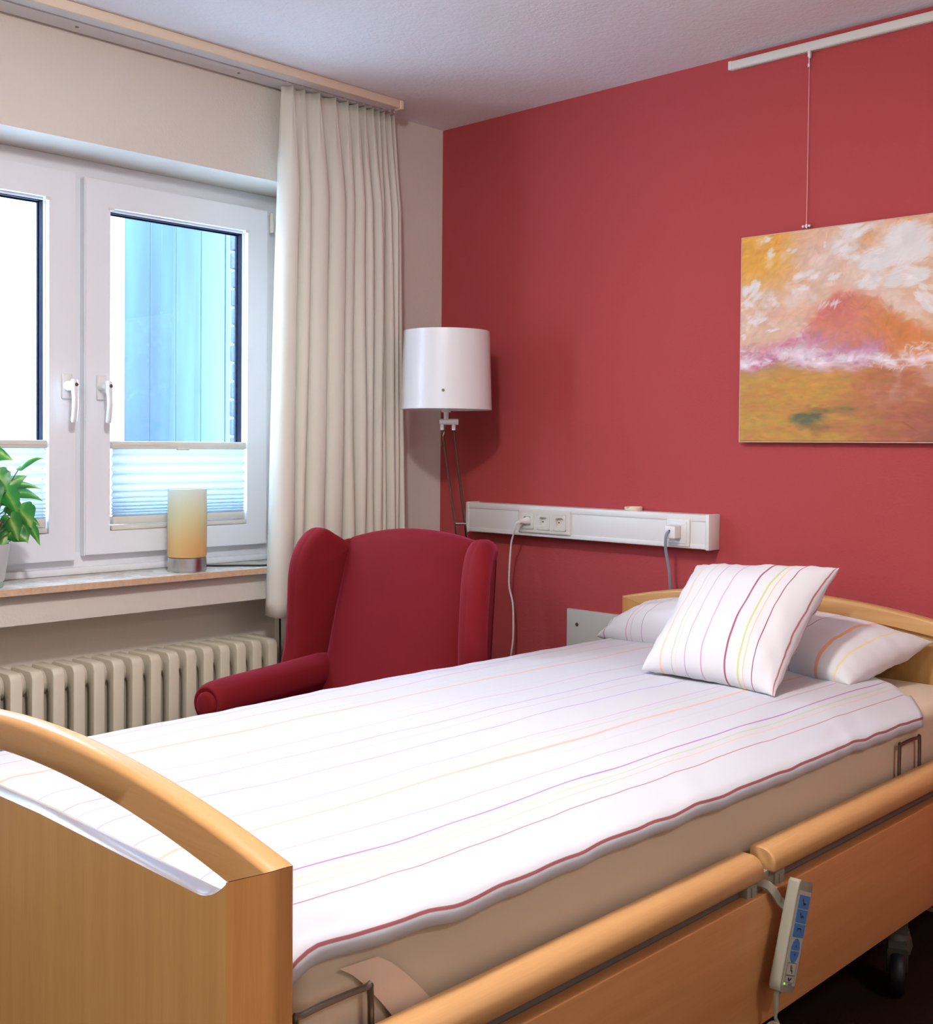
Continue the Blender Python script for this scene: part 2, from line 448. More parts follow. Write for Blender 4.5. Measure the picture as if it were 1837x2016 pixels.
for yc in ctr: MB().box(.097, .104, yc-.003, yc+.003, 2.390, 2.3965, .001).build('glider', M['white_plastic'], cu)

# ------------------------------------------------------------------ radiator
ra = thing('radiator', 'cream ribbed column radiator in the niche under the window', 'radiator', (-.05, -1.3, .0))
def rib(y):
    b = MB(); w = .0175
    prof = [(-.122, .535), (-.122, .575), (-.105, .600), (.006, .600), (.0165, .594), (.024, .580), (.024, .54)]
    lo = [(-.011, .535), (-.022, .552), (-.034, .535), (-.066, .535), (-.076, .552), (-.086, .535)]
    b.prism([(-.122, .11), (-.122, .575), (-.105, .600), (.006, .600), (.0165, .594), (.024, .580), (.024, .11), (-.0105, .11), (-.0105, .525), (-.022, .548), (-.034, .530), (-.034, .11), (-.066, .11), (-.066, .530), (-.077, .548), (-.088, .530), (-.088, .11)], 'y', y-w, y+w, .0035)
    prof2 = [(p[0], .67-p[1]) for p in prof]
    b.prism([(-.122, .09), (.012, .09), (.024, .10), (.024, .13), (-.122, .13)], 'y', y-w, y+w, .004)
    b.tube([(-.05, y-.0312, .555), (-.05, y-w-.004, .555), (-.05, y-w+.001, .555)], [.030, .031, .036], 16, caps=False)
    b.tube([(-.05, y+.0312, .555), (-.05, y+w+.004, .555), (-.05, y+w-.001, .555)], [.030, .031, .036], 16, caps=False)
    b.tube([(-.05, y-.0312, .13), (-.05, y+.0312, .13)], .028, 12, caps=False)
    b.build('section', M['cream_lacquer'], ra, True, angle=35)
for k in range(17): rib(-.790-.0618*k)
b = MB()
b.tube([(-.05, -.79+.02, .13), (-.05, -.725, .13), (-.05, -.722, .0)], .010, 10)
b.build('supply_pipe', M['cream_lacquer'], ra)

# ------------------------------------------------------------------ armchair
ch = thing('wing_armchair', 'red upholstered wing-back armchair between bed and curtain', 'armchair', (.529+.055, -.659-.25, 0))
CO = V((.529, -.659, 0)); CB = V((.9755, .22, 0)); CD = V((.22, -.9755, 0))
def cl(u, v, w): return CO+CB*u+CD*v+V((0, 0, w))
def puff(mb, outline, frame, th, r, n=4):
    """rounded slab: outline (list of 2-D, ccw) in frame (o, a, b, nrm); thickness th, rounded edges r"""
    o, a, bb, nr = frame; N = len(outline)
    def inset(d):
        out = []
        for i in range(N):
            p0 = V(outline[i-1]); p = V(outline[i]); p1 = V(outline[(i+1) % N])
            t = ((p-p0).normalized()+(p1-p).normalized()).normalized(); nn = V((-t.y, t.x))
            out.append(p+nn*d)
        return out
    rings = []
    for sgn in (-1, 1):
        seq = range(n+1) if sgn == -1 else range(n, -1, -1)
        for k in seq:
            ang = PI/2*k/n
            d = r*(1-math.sin(ang)); h = sgn*((th/2-r)+r*math.cos(ang))
            rings.append([o+a*q.x+bb*q.y+nr*h for q in inset(d)])
    mb.loft(rings)
def backv(w):      # front surface of the back: leans
    return .0 + .145*max(0, (.945-w))/.46
# back rest
m = MB(); rings = []
us = [-.262, -.25, -.22, -.15, -.06, .04, .13, .205, .245, .262]
for u in us:
    top = .940+.046*max(0, math.cos(PI/2*min(1, abs(u-.0)/.262)))**.9
    edge = max(0, (abs(u)-.20)/.062)
    bul = .022*(1-(u/.27)**2)
    e = .05*edge**2
    loop = []
    for w in (.30, .40, .5, .6, .7, .8, .88, top-.035): loop.append(cl(u*(1 if w > .5 else .97), backv(w)+bul-e, w))
    loop += [cl(u, backv(top)+bul-e-.012, top-.010), cl(u, backv(top)-.035, top), cl(u, backv(top)-.075, top-.008), cl(u, backv(top)-.11+e, top-.04)]
    for w in (.85, .6, .30): loop.append(cl(u, backv(w)-.11+e*.5, w))
    rings.append(loop)
m.loft(rings)
m.build('backrest', M['red_fabric'], ch, True, sub=1)
def wing(side):
    th = math.radians(24 if side < 0 else 20)
    q = (CD*math.cos(th)+CB*(side*math.sin(th))); up = V((0, 0, 1)); nr = q.cross(up).normalized()
    raw = [(-.06, .40), (.085, .40), (.090, .50), (.090, .60), (.104, .68), (.122, .76), (.138, .83), (.143, .88), (.136, .925), (.115, .958), (.085, .974), (.055, .972), (.025, .955), (-.01, .935), (-.06, .89)]
    if side > 0:
        raw = [(-.06, .40), (-.02, .40), (.04, .50), (.135, .585), (.172, .66), (.185, .74), (.190, .82), (.188, .865), (.175, .905), (.150, .938), (.115, .958), (.08, .966), (.04, .964), (.0, .950), (-.03, .93), (-.06, .88)]
    lean = .145/.46
    out = [(d+max(0, (.945-w))*lean*.85, w) for d, w in raw]
    pts = [V((p[0], p[1], 0)) for p in out]
    cv = smoothcurve(pts+[pts[0]], 3)[:-1]
    o = cl(side*.262, -.005, 0)
    m = MB(); puff(m, [(p.x, p.y) for p in cv], (o, q, up, nr), .064, .031)
    # rolled front and top edge, standing proud of the outer face only
    edge = smoothcurve(pts[(1 if side < 0 else 3):13], 4); path = []
    for i, p in enumerate(edge):
        t_ = (edge[min(i+1, len(edge)-1)]-edge[max(i-1, 0)]).normalized(); n_ = V((-t_.y, t_.x, 0))
        e = p+n_*.036
        path.append(o+q*e.x+up*e.y+CB*(side*.0135))
    m.tube(path, .0375, 16)
    m.build('wing', M['red_fabric'], ch, True, angle=75)
wing(-1); wing(1)
def arm(side):
    m = MB(); uc = .262*side; R_ = .054; rings = []
    for v, sc_, dz in ((.02, .95, .004), (.12, 1, .003), (.25, 1, .0), (.40, 1, .0), (.53, 1.03, -.002), (.580, 1.05, -.004), (.604, 1.02, -.006), (.616, .92, -.008), (.618, .80, -.009), (.606, .62, -.010)):
        uu = uc+side*.016*(v/.55)*(-1 if side < 0 else 1)*(-1 if side > 0 else 1)
        r = R_*sc_; ring = []
        for k in range(14):
            a = math.radians(-62+ (304)*k/13)          # roll, open below
            ring.append(cl(uu+side*(-.0)+r*math.cos(a), v, .537+dz+r*math.sin(a)))
        s_ = .86 if v < .60 else .76
        ring += [cl(uu-.034*s_/.82, v, .46), cl(uu-.036*s_/.82, v, .22), cl(uu+.036*s_/.82, v, .22), cl(uu+.034*s_/.82, v, .46)]
        rings.append(ring)
    m.loft(rings); m.build('armrest', M['red_fabric'], ch, True, sub=1)
    m = MB()
    Rm = Matrix.Identity(4)
    cx = uc-.016*(1 if side > 0 else -1)*(.56/.55)*(-1) if False else (uc+side*.016*(.56/.55)*(-1 if side < 0 else 1)*(-1 if side > 0 else 1))
    ringo = []
    for rr, vv in ((.034, .606), (.034, .618), (.029, .624), (.012, .625)):
        ringo.append([cl(cx+rr*math.cos(2*PI*k/18), vv, .527+rr*1.05*math.sin(2*PI*k/18)) for k in range(18)])
    m.loft(ringo); m.box(0, 0.0001, 0, .0001, 0, .0001) if False else None
    m.build('arm_scroll', M['red_fabric'], ch, True, angle=60)
arm(-1); arm(1)
m = MB()
cush = []
for sgn in (-1, 1): pass
puff(m, [(-.205, .10), (.205, .10), (.215, .30), (.21, .56), (-.21, .56), (-.215, .30)], (CO+V((0, 0, .415)), CB, CD, V((0, 0, -1))), .13, .045)
m.build('seat_cushion', M['red_fabric'], ch, True, angle=75)
m = MB()
puff(m, [(-.275, -.06), (.275, -.06), (.275, .54), (-.275, .54)], (CO+V((0, 0, .26)), CB, CD, V((0, 0, -1))), .18, .02)
m.build('seat_frame', M['red_fabric'], ch, True, angle=60)
for u, v in ((-.24, .0), (.24, .0), (-.24, .49), (.24, .49)):
    m = MB(); m.loft([[cl(u+a*s_, v+b_*s_, z) for a, b_ in ((-1, -1), (1, -1), (1, 1), (-1, 1))] for s_, z in ((.016, 0), (.026, .19))])
    m.build('leg', M['wood_z'], ch, False)

# ------------------------------------------------------------------ floor lamp
LX, LY = .327, -.300
fl = thing('floor_lamp', 'white drum-shade floor lamp on thin chrome rods in the corner', 'floor lamp', (LX+.11, LY, 0))
b = MB(); R0, R1, z0, z1 = .1545, .1455, 1.358, 1.622; n = 64
b.loft([[(LX+r*math.cos(2*PI*k/n), LY+r*math.sin(2*PI*k/n), z) for k in range(n)] for r, z in ((R0-.002, z0+.001), (R0, z0), (R1, z1), (R1-.002, z1), (R0-.002, z0+.001))], caps=False)
sh = b.build('lamp_shade', M['shade'], fl, True, angle=40)
b = MB()
dv = V((3.115-LX-.06, -3.104-LY-.35, 0)).normalized()
b.lathe((0, 0, 0), [(0, .004), (.0035, .004), (.005, .001), (.005, -.002)], 12, Matrix.Translation((LX, LY, 1.417)) @ Matrix.Translation(dv*.1525) @ dv.to_track_quat('Z', 'Y').to_matrix().to_4x4())
b.build('rivet', M['screw'], fl)
b = MB()
b.tube([(LX, LY, 1.36), (LX, LY, 1.349)], .016, 16); b.tube([(LX, LY, 1.349), (LX, LY, 1.318)], .0085, 14)
for k in range(3): b.tube([(LX, LY, 1.372), (LX+.152*math.cos(2.1*k+.4), LY+.152*math.sin(2.1*k+.4), 1.372)], .002, 6)
b.tube([(LX, LY, 1.36), (LX, LY, 1.40)], .014, 12)
ax = V((.724, .69, 0))
pc = V((LX+.004, LY+.004, 1.317))
b.tube([pc-ax*.028, pc+ax*.036], .0105, 14)
b.tube([pc-ax*.019, pc-ax*.019+V((0, 0, -.028))], .0068, 12); b.tube([pc+ax*.020, pc+ax*.020+V((0, 0, -.028))], .0068, 12)
b.build('lamp_head', M['white_plastic'], fl)
b = MB()
bulb = [(0, 1.40), (.012, 1.40), (.014, 1.43), (.03, 1.47), (.022, 1.50), (0, 1.51)]
b.lathe((LX, LY, 0), bulb, 20); b.build('bulb', M['white_plastic'], fl)
def rod(p, q, r=.0035, nm='rod'):
    return MB().tube([p, q], r, 8).build(nm, M['chrome'], fl)
a1 = pc-ax*.019+V((0, 0, -.026)); a2 = pc+ax*.020+V((0, 0, -.026)); a3 = pc+ax*.006+V((0, 0, -.012))
e1 = V((LX+.047, LY+.003, .955)); dd = e1-a1
rod(a1, a1+dd*2.05); rod(a2, a2+(e1+ax*.034-a2)*2.05)
rod(a3+V((.006, .01, 0)), a3+V((.006, .01, 0))+(e1+ax*.020-a3)*2.02, .0022)
rod(a3+V((-.004, -.012, 0)), V((LX-.011, LY-.012, 1.232)), .0026, 'brace')
b = MB().tube([e1+V((.0, 0, .018))-ax*.001, e1+ax*.034+V((0, 0, .018))], .0042, 8); b.build('crossbar', M['steel'], fl)
b = MB(); bc = (LX+.115, LY+.005, 0)
b.lathe(bc, [(0, .001), (.125, .001), (.128, .010), (.120, .020), (.03, .026), (.02, .05), (.014, .20), (.014, .60), (.0, .61)], 32)
b.build('lamp_base', M['steel'], fl)

# ------------------------------------------------------------------ service trunking with sockets
TX0, TX1, TZ0, TZ1, TD = .196, 1.214, .925, 1.035, -.06
tk = thing('service_trunking', 'white wall-mounted service trunking with sockets above the bed', 'trunking', ((TX0+TX1)/2, 0, TZ0))
b = MB(); b.box(TX0+.012, TX1-.012, TD, -.0005, TZ0+.002, TZ1-.002, .004)
b.box(TX0+.012, TX1-.012, TD-.0028, TD+.002, TZ1-.0225, TZ1-.004, .001); b.box(TX0+.012, TX1-.012, TD-.0028, TD+.002, TZ0+.004, TZ0+.0175, .001)
b.build('channel', M['white_plastic'], tk)
for xa, xb in ((TX0, TX0+.014), (TX1-.014, TX1)):
    MB().box(xa, xb, TD-.005, -.0005, TZ0, TZ1, .004).build('end_cap', M['white_plastic'], tk)
sp_ = MB(); yF = TD-.0115
def rrect(x0, x1, z0, z1, r, y, k=5):
    out = []
    for cx, cz, a0 in ((x1-r, z1-r, 0), (x0+r, z1-r, 90), (x0+r, z0+r, 180), (x1-r, z0+r, 270)):
        for i in range(k+1):
            a = math.radians(a0+90*i/k); out.append((cx+r*math.cos(a), y, cz+r*math.sin(a)))
    return out
sp_.loft([rrect(.452, .683, .939, 1.0205, .003, TD+.001), rrect(.452, .683, .939, 1.0205, .003, TD-.006), rrect(.4535, .6815, .9405, 1.019, .003, TD-.0095), rrect(.457, .678, .944, 1.0155, .002, yF)], caps=False)
sp_.loft([rrect(.457, .678, .944, 1.0155, .002, yF), rrect(.4615, .6745, .948, 1.012, .001, yF)], caps=False)
xc_ = [.4975+.0708*k for k in range(3)]; bx_ = [.4615, xc_[0]+.0354, xc_[1]+.0354, .6745]
for k in range(3):
    hw = .0277; X0, X1 = bx_[k], bx_[k+1]
    for (a, b_, c_, d_) in ((X0, X1, .980+hw, 1.012), (X0, X1, .948, .980-hw), (X0, xc_[k]-hw, .980-hw, .980+hw), (xc_[k]+hw, X1, .980-hw, .980+hw)):
        sp_.add([(a, yF, c_), (b_, yF, c_), (b_, yF, d_), (a, yF, d_)], [(0, 1, 2, 3)])
sp = sp_.build('socket_plate', M['warm_plastic'], tk, True, angle=30)
def socket(xc, zc):
    yf = TD-.0115; n = 28
    sq = []
    b = MB()
    hw = .0275; rc = .006
    out = []
    for cx, cz, a0 in ((hw-rc, hw-rc, 0), (-hw+rc, hw-rc, 90), (-hw+rc, -hw+rc, 180), (hw-rc, -hw+rc, 270)):
        for k in range(7):
            a = math.radians(a0+15*k); out.append((cx+rc*math.cos(a), cz+rc*math.sin(a)))
    def circ(r, y, N=28): 
        res = []
        for (px, pz) in out:
            a = math.atan2(pz, px); res.append((xc+r*math.cos(a), y, zc+r*math.sin(a)))
        return res
    rim = [[(xc+p[0], yf+.001, zc+p[1]) for p in out], [(xc+p[0], yf-.0022, zc+p[1]) for p in out], [(xc+p[0]*.97, yf-.003, zc+p[1]*.97) for p in out], circ(.0205, yf-.003), circ(.0195, yf-.002), circ(.0190, yf+.0098), circ(.0001, yf+.0098)]
    b.loft(rim, caps=False)
    s_ = b.build('socket', M['warm_plastic'], sp)
    for dx in (-.0095, .0095): MB().tube([(xc+dx, yf+.0090, zc), (xc+dx, yf+.0097, zc)], .0026, 10).build('contact_hole', M['dark'], sp)
    for dz in (.0172, -.0172): MB().box(xc-.003, xc+.003, yf+.001, yf+.009, zc+dz-.0016, zc+dz+.0016).build('earth_clip', M['screw'], sp)
for k in range(3): socket(.4975+.0708*k, .980)
tv = MB().box(1.064, 1.147, TD-.0095, TD+.001, .934, 1.0175, .002)
tvp = tv.build('antenna_plate', M['white_plastic'], tk)
b = MB().box(1.073, 1.139, TD-.0125, TD-.009, .942, 1.010, .0015); b.box(1.080, 1.132, TD-.0136, TD-.012, .9975, 1.003, .0006)
b.build('cover', M['white_plastic'], tvp)
# small round thing on top
sd = MB()
n = 40; prof = [(.0, .002), (.0445, .0), (.046, .002), (.046, .011), (.0435, .013), (.041, .011), (.040, .005), (.0, .005)]
rings = []
for r, z in prof:
    ring = []
    for k in range(n):
        a = 2*PI*k/n; dz = -.0045 if (z > .009 and (k in (28, 29, 30))) else 0
        ring.append((.912+r*.62*math.cos(a)*1.02, -.031+r*.62*math.sin(a), TZ1-.002+(z+dz)*.95))
    rings.append(ring)
sd.loft(rings, caps=False)
o = sd.build('small_dish', M['cream_plastic'], None); tag(o, 'small round cream dish lying on top of the white trunking', 'dish')

# white power cable from first socket
pw = thing('power_cable', 'white power cable plugged into the left socket, hanging to the floor', 'cable', (.4975, TD-.03, .98))
b = MB(); px, pz = .4975, .980
b.tube([(px, TD-.0016, pz), (px, TD-.012, pz), (px, TD-.020, pz), (px, TD-.042, pz), (px-.002, TD-.052, pz)], [.0165, .0165, .0125, .0095, .0075], 14)
b.build('plug', M['white_plastic'], pw)
pts = smoothcurve([(px-.002, TD-.050, pz), (px-.010, TD-.060, pz-.008), (px-.018, TD-.056, pz-.030), (.449, -.100, .90), (.428, -.085, .80), (.420, -.075, .745), (.432, -.07, .69), (.434, -.068, .62), (.431, -.066, .56), (.424, -.065, .52), (.412, -.06, .46), (.405, -.05, .35), (.40, -.045, .15), (.40, -.045, .006)], 8)
MB().tube(pts, .0032, 8).build('cord', M['white_cord'], pw)
# grey antenna cable
an = thing('antenna_cable', 'flat grey cable with white plug in the right end of the trunking', 'cable', (1.10, TD-.03, .98))
b = MB().box(1.083, 1.121, TD-.047, TD-.012, .958, .997, .003); b.lathe((1.1215, TD-.034, .985), [(0, .0), (.002, 0)], 10, Matrix.Rotation(PI/2, 4, 'Y'))
b.build('plug', M['white_plastic'], an)
MB().lathe((0, 0, 0), [(0, 0), (.0032, 0), (.0032, .001)], 12, Matrix.Translation((1.101, TD-.0475, .982)) @ Matrix.Rotation(PI/2, 4, 'X')).build('cable_opening', M['dark'], an)
pts = smoothcurve([(1.101, TD-.044, .982), (1.098, TD-.056, .974), (1.095, TD-.058, .955), (1.091, TD-.050, .92), (1.090, -.09, .86), (1.084, -.072, .80), (1.080, -.055, .74), (1.08, -.05, .6), (1.08, -.05, .3), (1.08, -.04, .01)], 8)
MB().tube(pts, .0046, 8, flat=.42).build('cord', M['grey_cord'], an)
# grey plate screwed to the wall
wp = thing('wall_plate', 'light grey board screwed to the red wall left of headboard', 'wall plate', (.78, 0, .35))
MB().box(.629, 1.05, -.015, -.0005, .30, .687, .0015).build('board', plain('light_grey_laminate', (196, 192, 186), .45), wp)
MB().lathe((0, 0, 0), [(.0, .0), (.0055, .0), (.007, .002)], 14, Matrix.Translation((.673, -.017, .637)) @ Matrix.Rotation(-PI/2, 4, 'X')).build('screw', M['screw'], wp)

# ------------------------------------------------------------------ picture rail, hanger, painting
pr = thing('picture_rail', 'white metal picture hanging rail on red wall under the ceiling', 'picture rail', (1.8, 0, 2.373))
b = MB().box(1.243, 2.9, -.020, -.0005, 2.373, 2.3965, .0012); b.box(1.243, 2.9, -.0165, -.004, 2.3715, 2.3735)
b.build('rail', M['warm_plastic'], pr, True, angle=30)
MB().box(1.232, 1.2435, -.021, -.0005, 2.372, 2.3975, .0012).build('end_cap', M['white_plastic'], pr)
ph = thing('picture_hanger', 'thin wire hanger with white hook above the painting', 'picture hanger', (1.493, -.015, 1.86))
b = MB(); b.tube([(1.494, -.012, 2.376), (1.494, -.012, 2.352)], .0035, 8); b.box(1.490, 1.498, -.018, -.008, 2.355, 2.372, .001); b.tube([(1.4925, -.012, 2.352), (1.492, -.012, 2.335)], .0016, 6); b.tube([(1.4915, -.012, 2.337), (1.4915, -.012, 2.327)], .0033, 8)
b.build('hook', M['white_plastic'], ph)
MB().tube([(1.493, -.012, 2.335), (1.4925, -.014, 1.875)], .0010, 6).build('wire', plain('pale_nylon_wire', (226, 170, 160), .4), ph)
b = MB()
for dx in (-.010, 0, .009): b.tube([(1.4925+dx-.003, -.014, 1.8745), (1.4925+dx+.003, -.014, 1.8735)], .0036, 8)
b.tube([(1.4925, -.014, 1.880), (1.4925, -.014, 1.868)], .0028, 8)
b.build('clasp', M['white_plastic'], ph)

pa = thing('painting', 'unframed abstract cloudscape canvas in orange, pink and ochre on red wall', 'painting', (1.7, -.015, 1.254))
PX0, PX1, PZ0, PZ1 = 1.2885, 2.10, 1.254, 1.8625
def paint(u, v):
    """u from the left edge, v from the bottom, in units of the canvas height; brushed colour zones"""
    w1 = noise.fractal(V((u*3.1, v*3.1, 1.7)), .9, 2.1, 4); w2 = noise.fractal(V((u*3.1+9, v*3.1, 4.2)), .9, 2.1, 4)
    uu = u+.05*w1; vv = v+.05*w2
    def S(a, b, x): 
        t = max(0, min(1, (x-a)/(b-a))); return t*t*(3-2*t)
    def mixc(a, b, t): return tuple(x+(y-x)*t for x, y in zip(a, b))
    fine = noise.fractal(V((u*24+v*8, v*30, .3)), .8, 2.2, 4); med = noise.fractal(V((u*8, v*9, 6.1)), .8, 2.1, 4)
    diag = noise.fractal(V(((u*.8-v*.6)*9, (u*.6+v*.8)*26, 2.2)), .8, 2.1, 4)
    horiz = noise.fractal(V((u*6, v*44, 3.3)), .8, 2.1, 4)
    # sky ground colour
    c = mixc((214, 168, 140), (216, 178, 156), S(-.3, .4, med))
    c = mixc(c, (222, 158, 66), S(.40, .18, uu)*S(.70, .86, vv))                              # amber upper left
    c = mixc(c, (214, 150, 92), .8*S(.52, .66, uu)*S(.60, .92, vv)*S(-.1, .4, med))           # orange right
    # white cloud masses
    def blob(cx, cy, rx, ry, rot=0.0):
        dx, dy = uu-cx, vv-cy; ca, sa = math.cos(rot), math.sin(rot)
        return S(1.15, .55, math.hypot((dx*ca+dy*sa)/rx, (-dx*sa+dy*ca)/ry)+.35*med+.15*diag)
    cl_ = 0
    for a in ((.50, .92, .08, .075, .4), (.44, .86, .07, .05), (.62, .76, .13, .11, .5), (.72, .87, .09, .12, .3), (.80, .93, .06, .06), (.74, .70, .08, .07), (.80, .62, .06, .06, -.6), (.86, .58, .07, .07, -.7), (.42, .80, .05, .03, .3), (.46, .73, .04, .025), (.30, .70, .07, .05, .3), (.10, .94, .05, .03), (.14, .86, .03, .03), (.24, .86, .03, .02), (1.0, .8, .1, .1), (1.15, .7, .12, .12)):
        cl_ = max(cl_, blob(*a))
    c = mixc(c, (230, 220, 216), .40*cl_)
    # streaks on the left slope
    st = S(.12, .5, diag)*S(.50, .30, uu)*S(.50, .60, vv)*S(.80, .70, vv)
    c = mixc(c, (228, 214, 214), .85*st)
    # mountain
    ridge = .47+.27*math.exp(-((u-.58)/.26)**2)-.02+.03*w1
    mt = S(ridge+.03, ridge-.05, v)
    mc = mixc((206, 128, 104), (202, 124, 72), S(.55, .75, uu))
    mc = mixc(mc, (196, 106, 96), S(.34, .44, uu)*S(.60, .50, uu)*S(.5, .6, vv))
    mc = mixc(mc, (224, 184, 160), .8*S(.40, .1, uu)*S(-.1, .35, diag))
    mc = mixc(mc, (184, 122, 142), S(.53, .43, vv)*S(.78, .66, uu)*S(-.5, .1, med+.2))
    mc = mixc(mc, (196, 96, 120), .7*S(.35, .2, uu)*S(.52, .46, vv)*S(-.1, .3, med))
    mc = mixc(mc, (226, 206, 206), .7*S(.25, .55, diag)*S(.5, .3, uu))
    c = mixc(c, mc, mt)
    # white foam band above the field
    band = math.exp(-((vv-(.40-.045*S(.45, .85, u)))/.032)**2)
    c = mixc(c, (226, 206, 216), min(1, band*1.1)*S(-.55, .15, horiz+.5*fine+.25))
    c = mixc(c, (236, 228, 228), S(.8, 1.0, band)*S(.1, .5, fine+horiz*.6))
    # field
    fl_ = S(.385, .345, vv+.05*S(.5, .8, u)*0+.045*S(.45, .85, u))
    fc = mixc((190, 146, 70), (186, 128, 66), S(-.3, .4, horiz))
    fc = mixc(fc, (174, 106, 74), S(.35, .75, uu+.15*horiz)); fc = mixc(fc, (150, 86, 74), .8*S(.65, .95, uu+.2*horiz)*S(.25, .05, vv))
    fc = mixc(fc, (200, 146, 66), .8*S(.28, .40, uu)*S(.62, .52, uu)*S(.20, .28, vv)*S(-.1, .3, horiz))
    fc = mixc(fc, (164, 130, 92), .6*S(.30, .37, vv)*S(.5, .2, uu))
    fc = mixc(fc, (206, 166, 160), .6*S(.6, .75, uu)*S(.16, .26, vv)*S(-.1, .35, med))
    gr = S(1.2, .6, math.hypot((u-.36)/.10, (v-.115)/.032)+.3*horiz); gr2 = S(1.2, .6, math.hypot((u-.50)/.12, (v-.150-.04*(u-.5))/.014)+.3*horiz); gr3 = S(1.2, .6, math.hypot((u-.42)/.14, (v-.07)/.014)+.4*horiz)
    fc = mixc(fc, (90, 98, 74), .95*gr); fc = mixc(fc, (112, 104, 66), .8*gr2); fc = mixc(fc, (122, 92, 62), .7*gr3)
    c = mixc(c, fc, fl_)
    k = 1+.05*fine+.03*horiz
    return tuple(max(0, min(255, x*k)) for x in c)
import numpy as np
nu, nv = 532, 400
AS = (PX1-PX0)/.6085
rng = np.random.default_rng(11)
cw, chh = 134, 100
base = np.array([[paint(AS*i/cw, j/chh) for i in range(cw+1)] for j in range(chh+1)])
gx = np.linspace(0, cw, nu+1); gy = np.linspace(0, chh, nv+1)
ix = np.minimum(gx.astype(int), cw-1); iy = np.minimum(gy.astype(int), chh-1); fx = (gx-ix)[None, :, None]; fy = (gy-iy)[:, None, None]
img = (base[iy][:, ix]*(1-fx)+base[iy][:, ix+1]*fx)*(1-fy)+(base[iy+1][:, ix]*(1-fx)+base[iy+1][:, ix+1]*fx)*fy
UU, VV = np.meshgrid(np.linspace(0, AS, nu+1), np.linspace(0, 1, nv+1))
def dab(u, v, ln, wd, ang, col, alpha, hard=.5):
    """one brush stroke: a soft ellipse with bristle lines along it"""
    r = ln+wd
    a0, a1 = max(0, int((u-r)/AS*nu)), min(nu, int((u+r)/AS*nu)+1); b0, b1 = max(0, int((v-r)*nv)), min(nv, int((v+r)*nv)+1)
    if a1 <= a0 or b1 <= b0: return
    du = UU[b0:b1, a0:a1]-u; dv_2 = VV[b0:b1, a0:a1]-v
    c_, s_ = math.cos(ang), math.sin(ang)
    p = (du*c_+dv_2*s_)/ln; q = (-du*s_+dv_2*c_)/wd
    q = q+.25*p*p*math.sin(u*91+v*57)
    d = np.sqrt(p*p+q*q)
    m = np.clip((1-d)/(1-hard), 0, 1)*alpha
    ph_ = rng.uniform(0, 9)
    m = m*np.clip(.72+.45*np.sin(q*7+ph_)*np.sin(q*17+ph_*3)+.25*np.sin(p*5+q*11+ph_), .15, 1)
    img[b0:b1, a0:a1] = img[b0:b1, a0:a1]*(1-m[..., None])+np.array(col)*m[..., None]
def pick(u, v): return img[min(nv, max(0, int(v*nv))), min(nu, max(0, int(u/AS*nu)))].copy()
for k in range(3600):
    u, v = rng.uniform(0, AS), rng.uniform(0, 1)
    col = pick(u+rng.normal(0, .018), v+rng.normal(0, .012))*(1+rng.normal(0, .05))+rng.normal(0, 5, 3)
    ang = rng.normal(0, .22) if v < .38 else (rng.normal(.55, .5) if u < .5 else rng.normal(.2, .9))
    dab(u, v, rng.uniform(.018, .055), rng.uniform(.005, .014), ang, np.clip(col, 0, 255), rng.uniform(.35, .8), .3)
for (u, v, ru, rv, n_, a_) in ((.593, .965, .075, .03, 26, .35), (.54, .90, .06, .028, 20, .3), (.566, .845, .045, .022, 14, .3), (.84, .88, .10, .08, 60, .6), (.80, .95, .05, .03, 14, .6), (.693, .82, .08, .05, 40, .5), (.66, .725, .055, .028, 22, .2), (.826, .735, .10, .04, 36, .1), (.96, .60, .06, .035, 26, -.6), (1.0, .535, .03, .04, 14, -.9), (.90, .66, .05, .03, 14, -.5), (.493, .765, .032, .016, 12, .2), (.353, .775, .06, .025, 14, .3), (.327, .725, .04, .013, 12, -.1), (.127, .975, .035, .012, 8, .1), (.16, .905, .024, .020, 10, .6), (.273, .905, .026, .014, 8, .1), (.06, .745, .055, .03, 20, .75), (.093, .705, .05, .016, 14, .65), (.03, .67, .03, .02, 8, .7), (.46, .64, .05, .009, 9, .6), (.2, .66, .02, .010, 6, -.3), (.44, .92, .008, .012, 4, 1.2), (.093, .59, .06, .006, 7, .25), (.193, .535, .05, .006, 7, .2), (.02, .515, .018, .012, 6, .2), (.55, .985, .04, .008, 5, .2)):
    for q in range(n_):
        t1, t2 = rng.uniform(0, 6.283), math.sqrt(rng.uniform(0, 1))
        w_ = 224+rng.normal(0, 7)
        dab(u+ru*t2*math.cos(t1), v+rv*t2*math.sin(t1), rng.uniform(.3, .55)*ru+.006, rng.uniform(.25, .5)*rv+.003, a_+rng.normal(0, .25), (w_, w_-8, w_-10), rng.uniform(.45, .9), .55)
for (u, v, ru, rv, n_) in ((.34, .418, .11, .022, 46), (.093, .385, .085, .012, 26), (.56, .385, .04, .02, 14), (.727, .372, .085, .028, 34), (.893, .42, .07, .02, 26), (.893, .335, .12, .010, 22), (.48, .40, .06, .012, 14), (1.05, .36, .1, .02, 20), (.06, .43, .05, .02, 12)):
    for q in range(n_):
        w_ = 216+rng.normal(0, 10)
        up_ = rng.uniform(0, 1) < .3
        dab(u+ru*rng.uniform(-1, 1), v+rv*rng.normal(0, .6), rng.uniform(.008, .03), rng.uniform(.003, .007), rng.normal(.9, .4) if up_ else rng.normal(.05, .25), (w_, w_-16, w_-8), rng.uniform(.35, .85), .4)
img = np.clip(img, 0, 255)
relief = img.mean(axis=2)/255
vs = []; cols = []
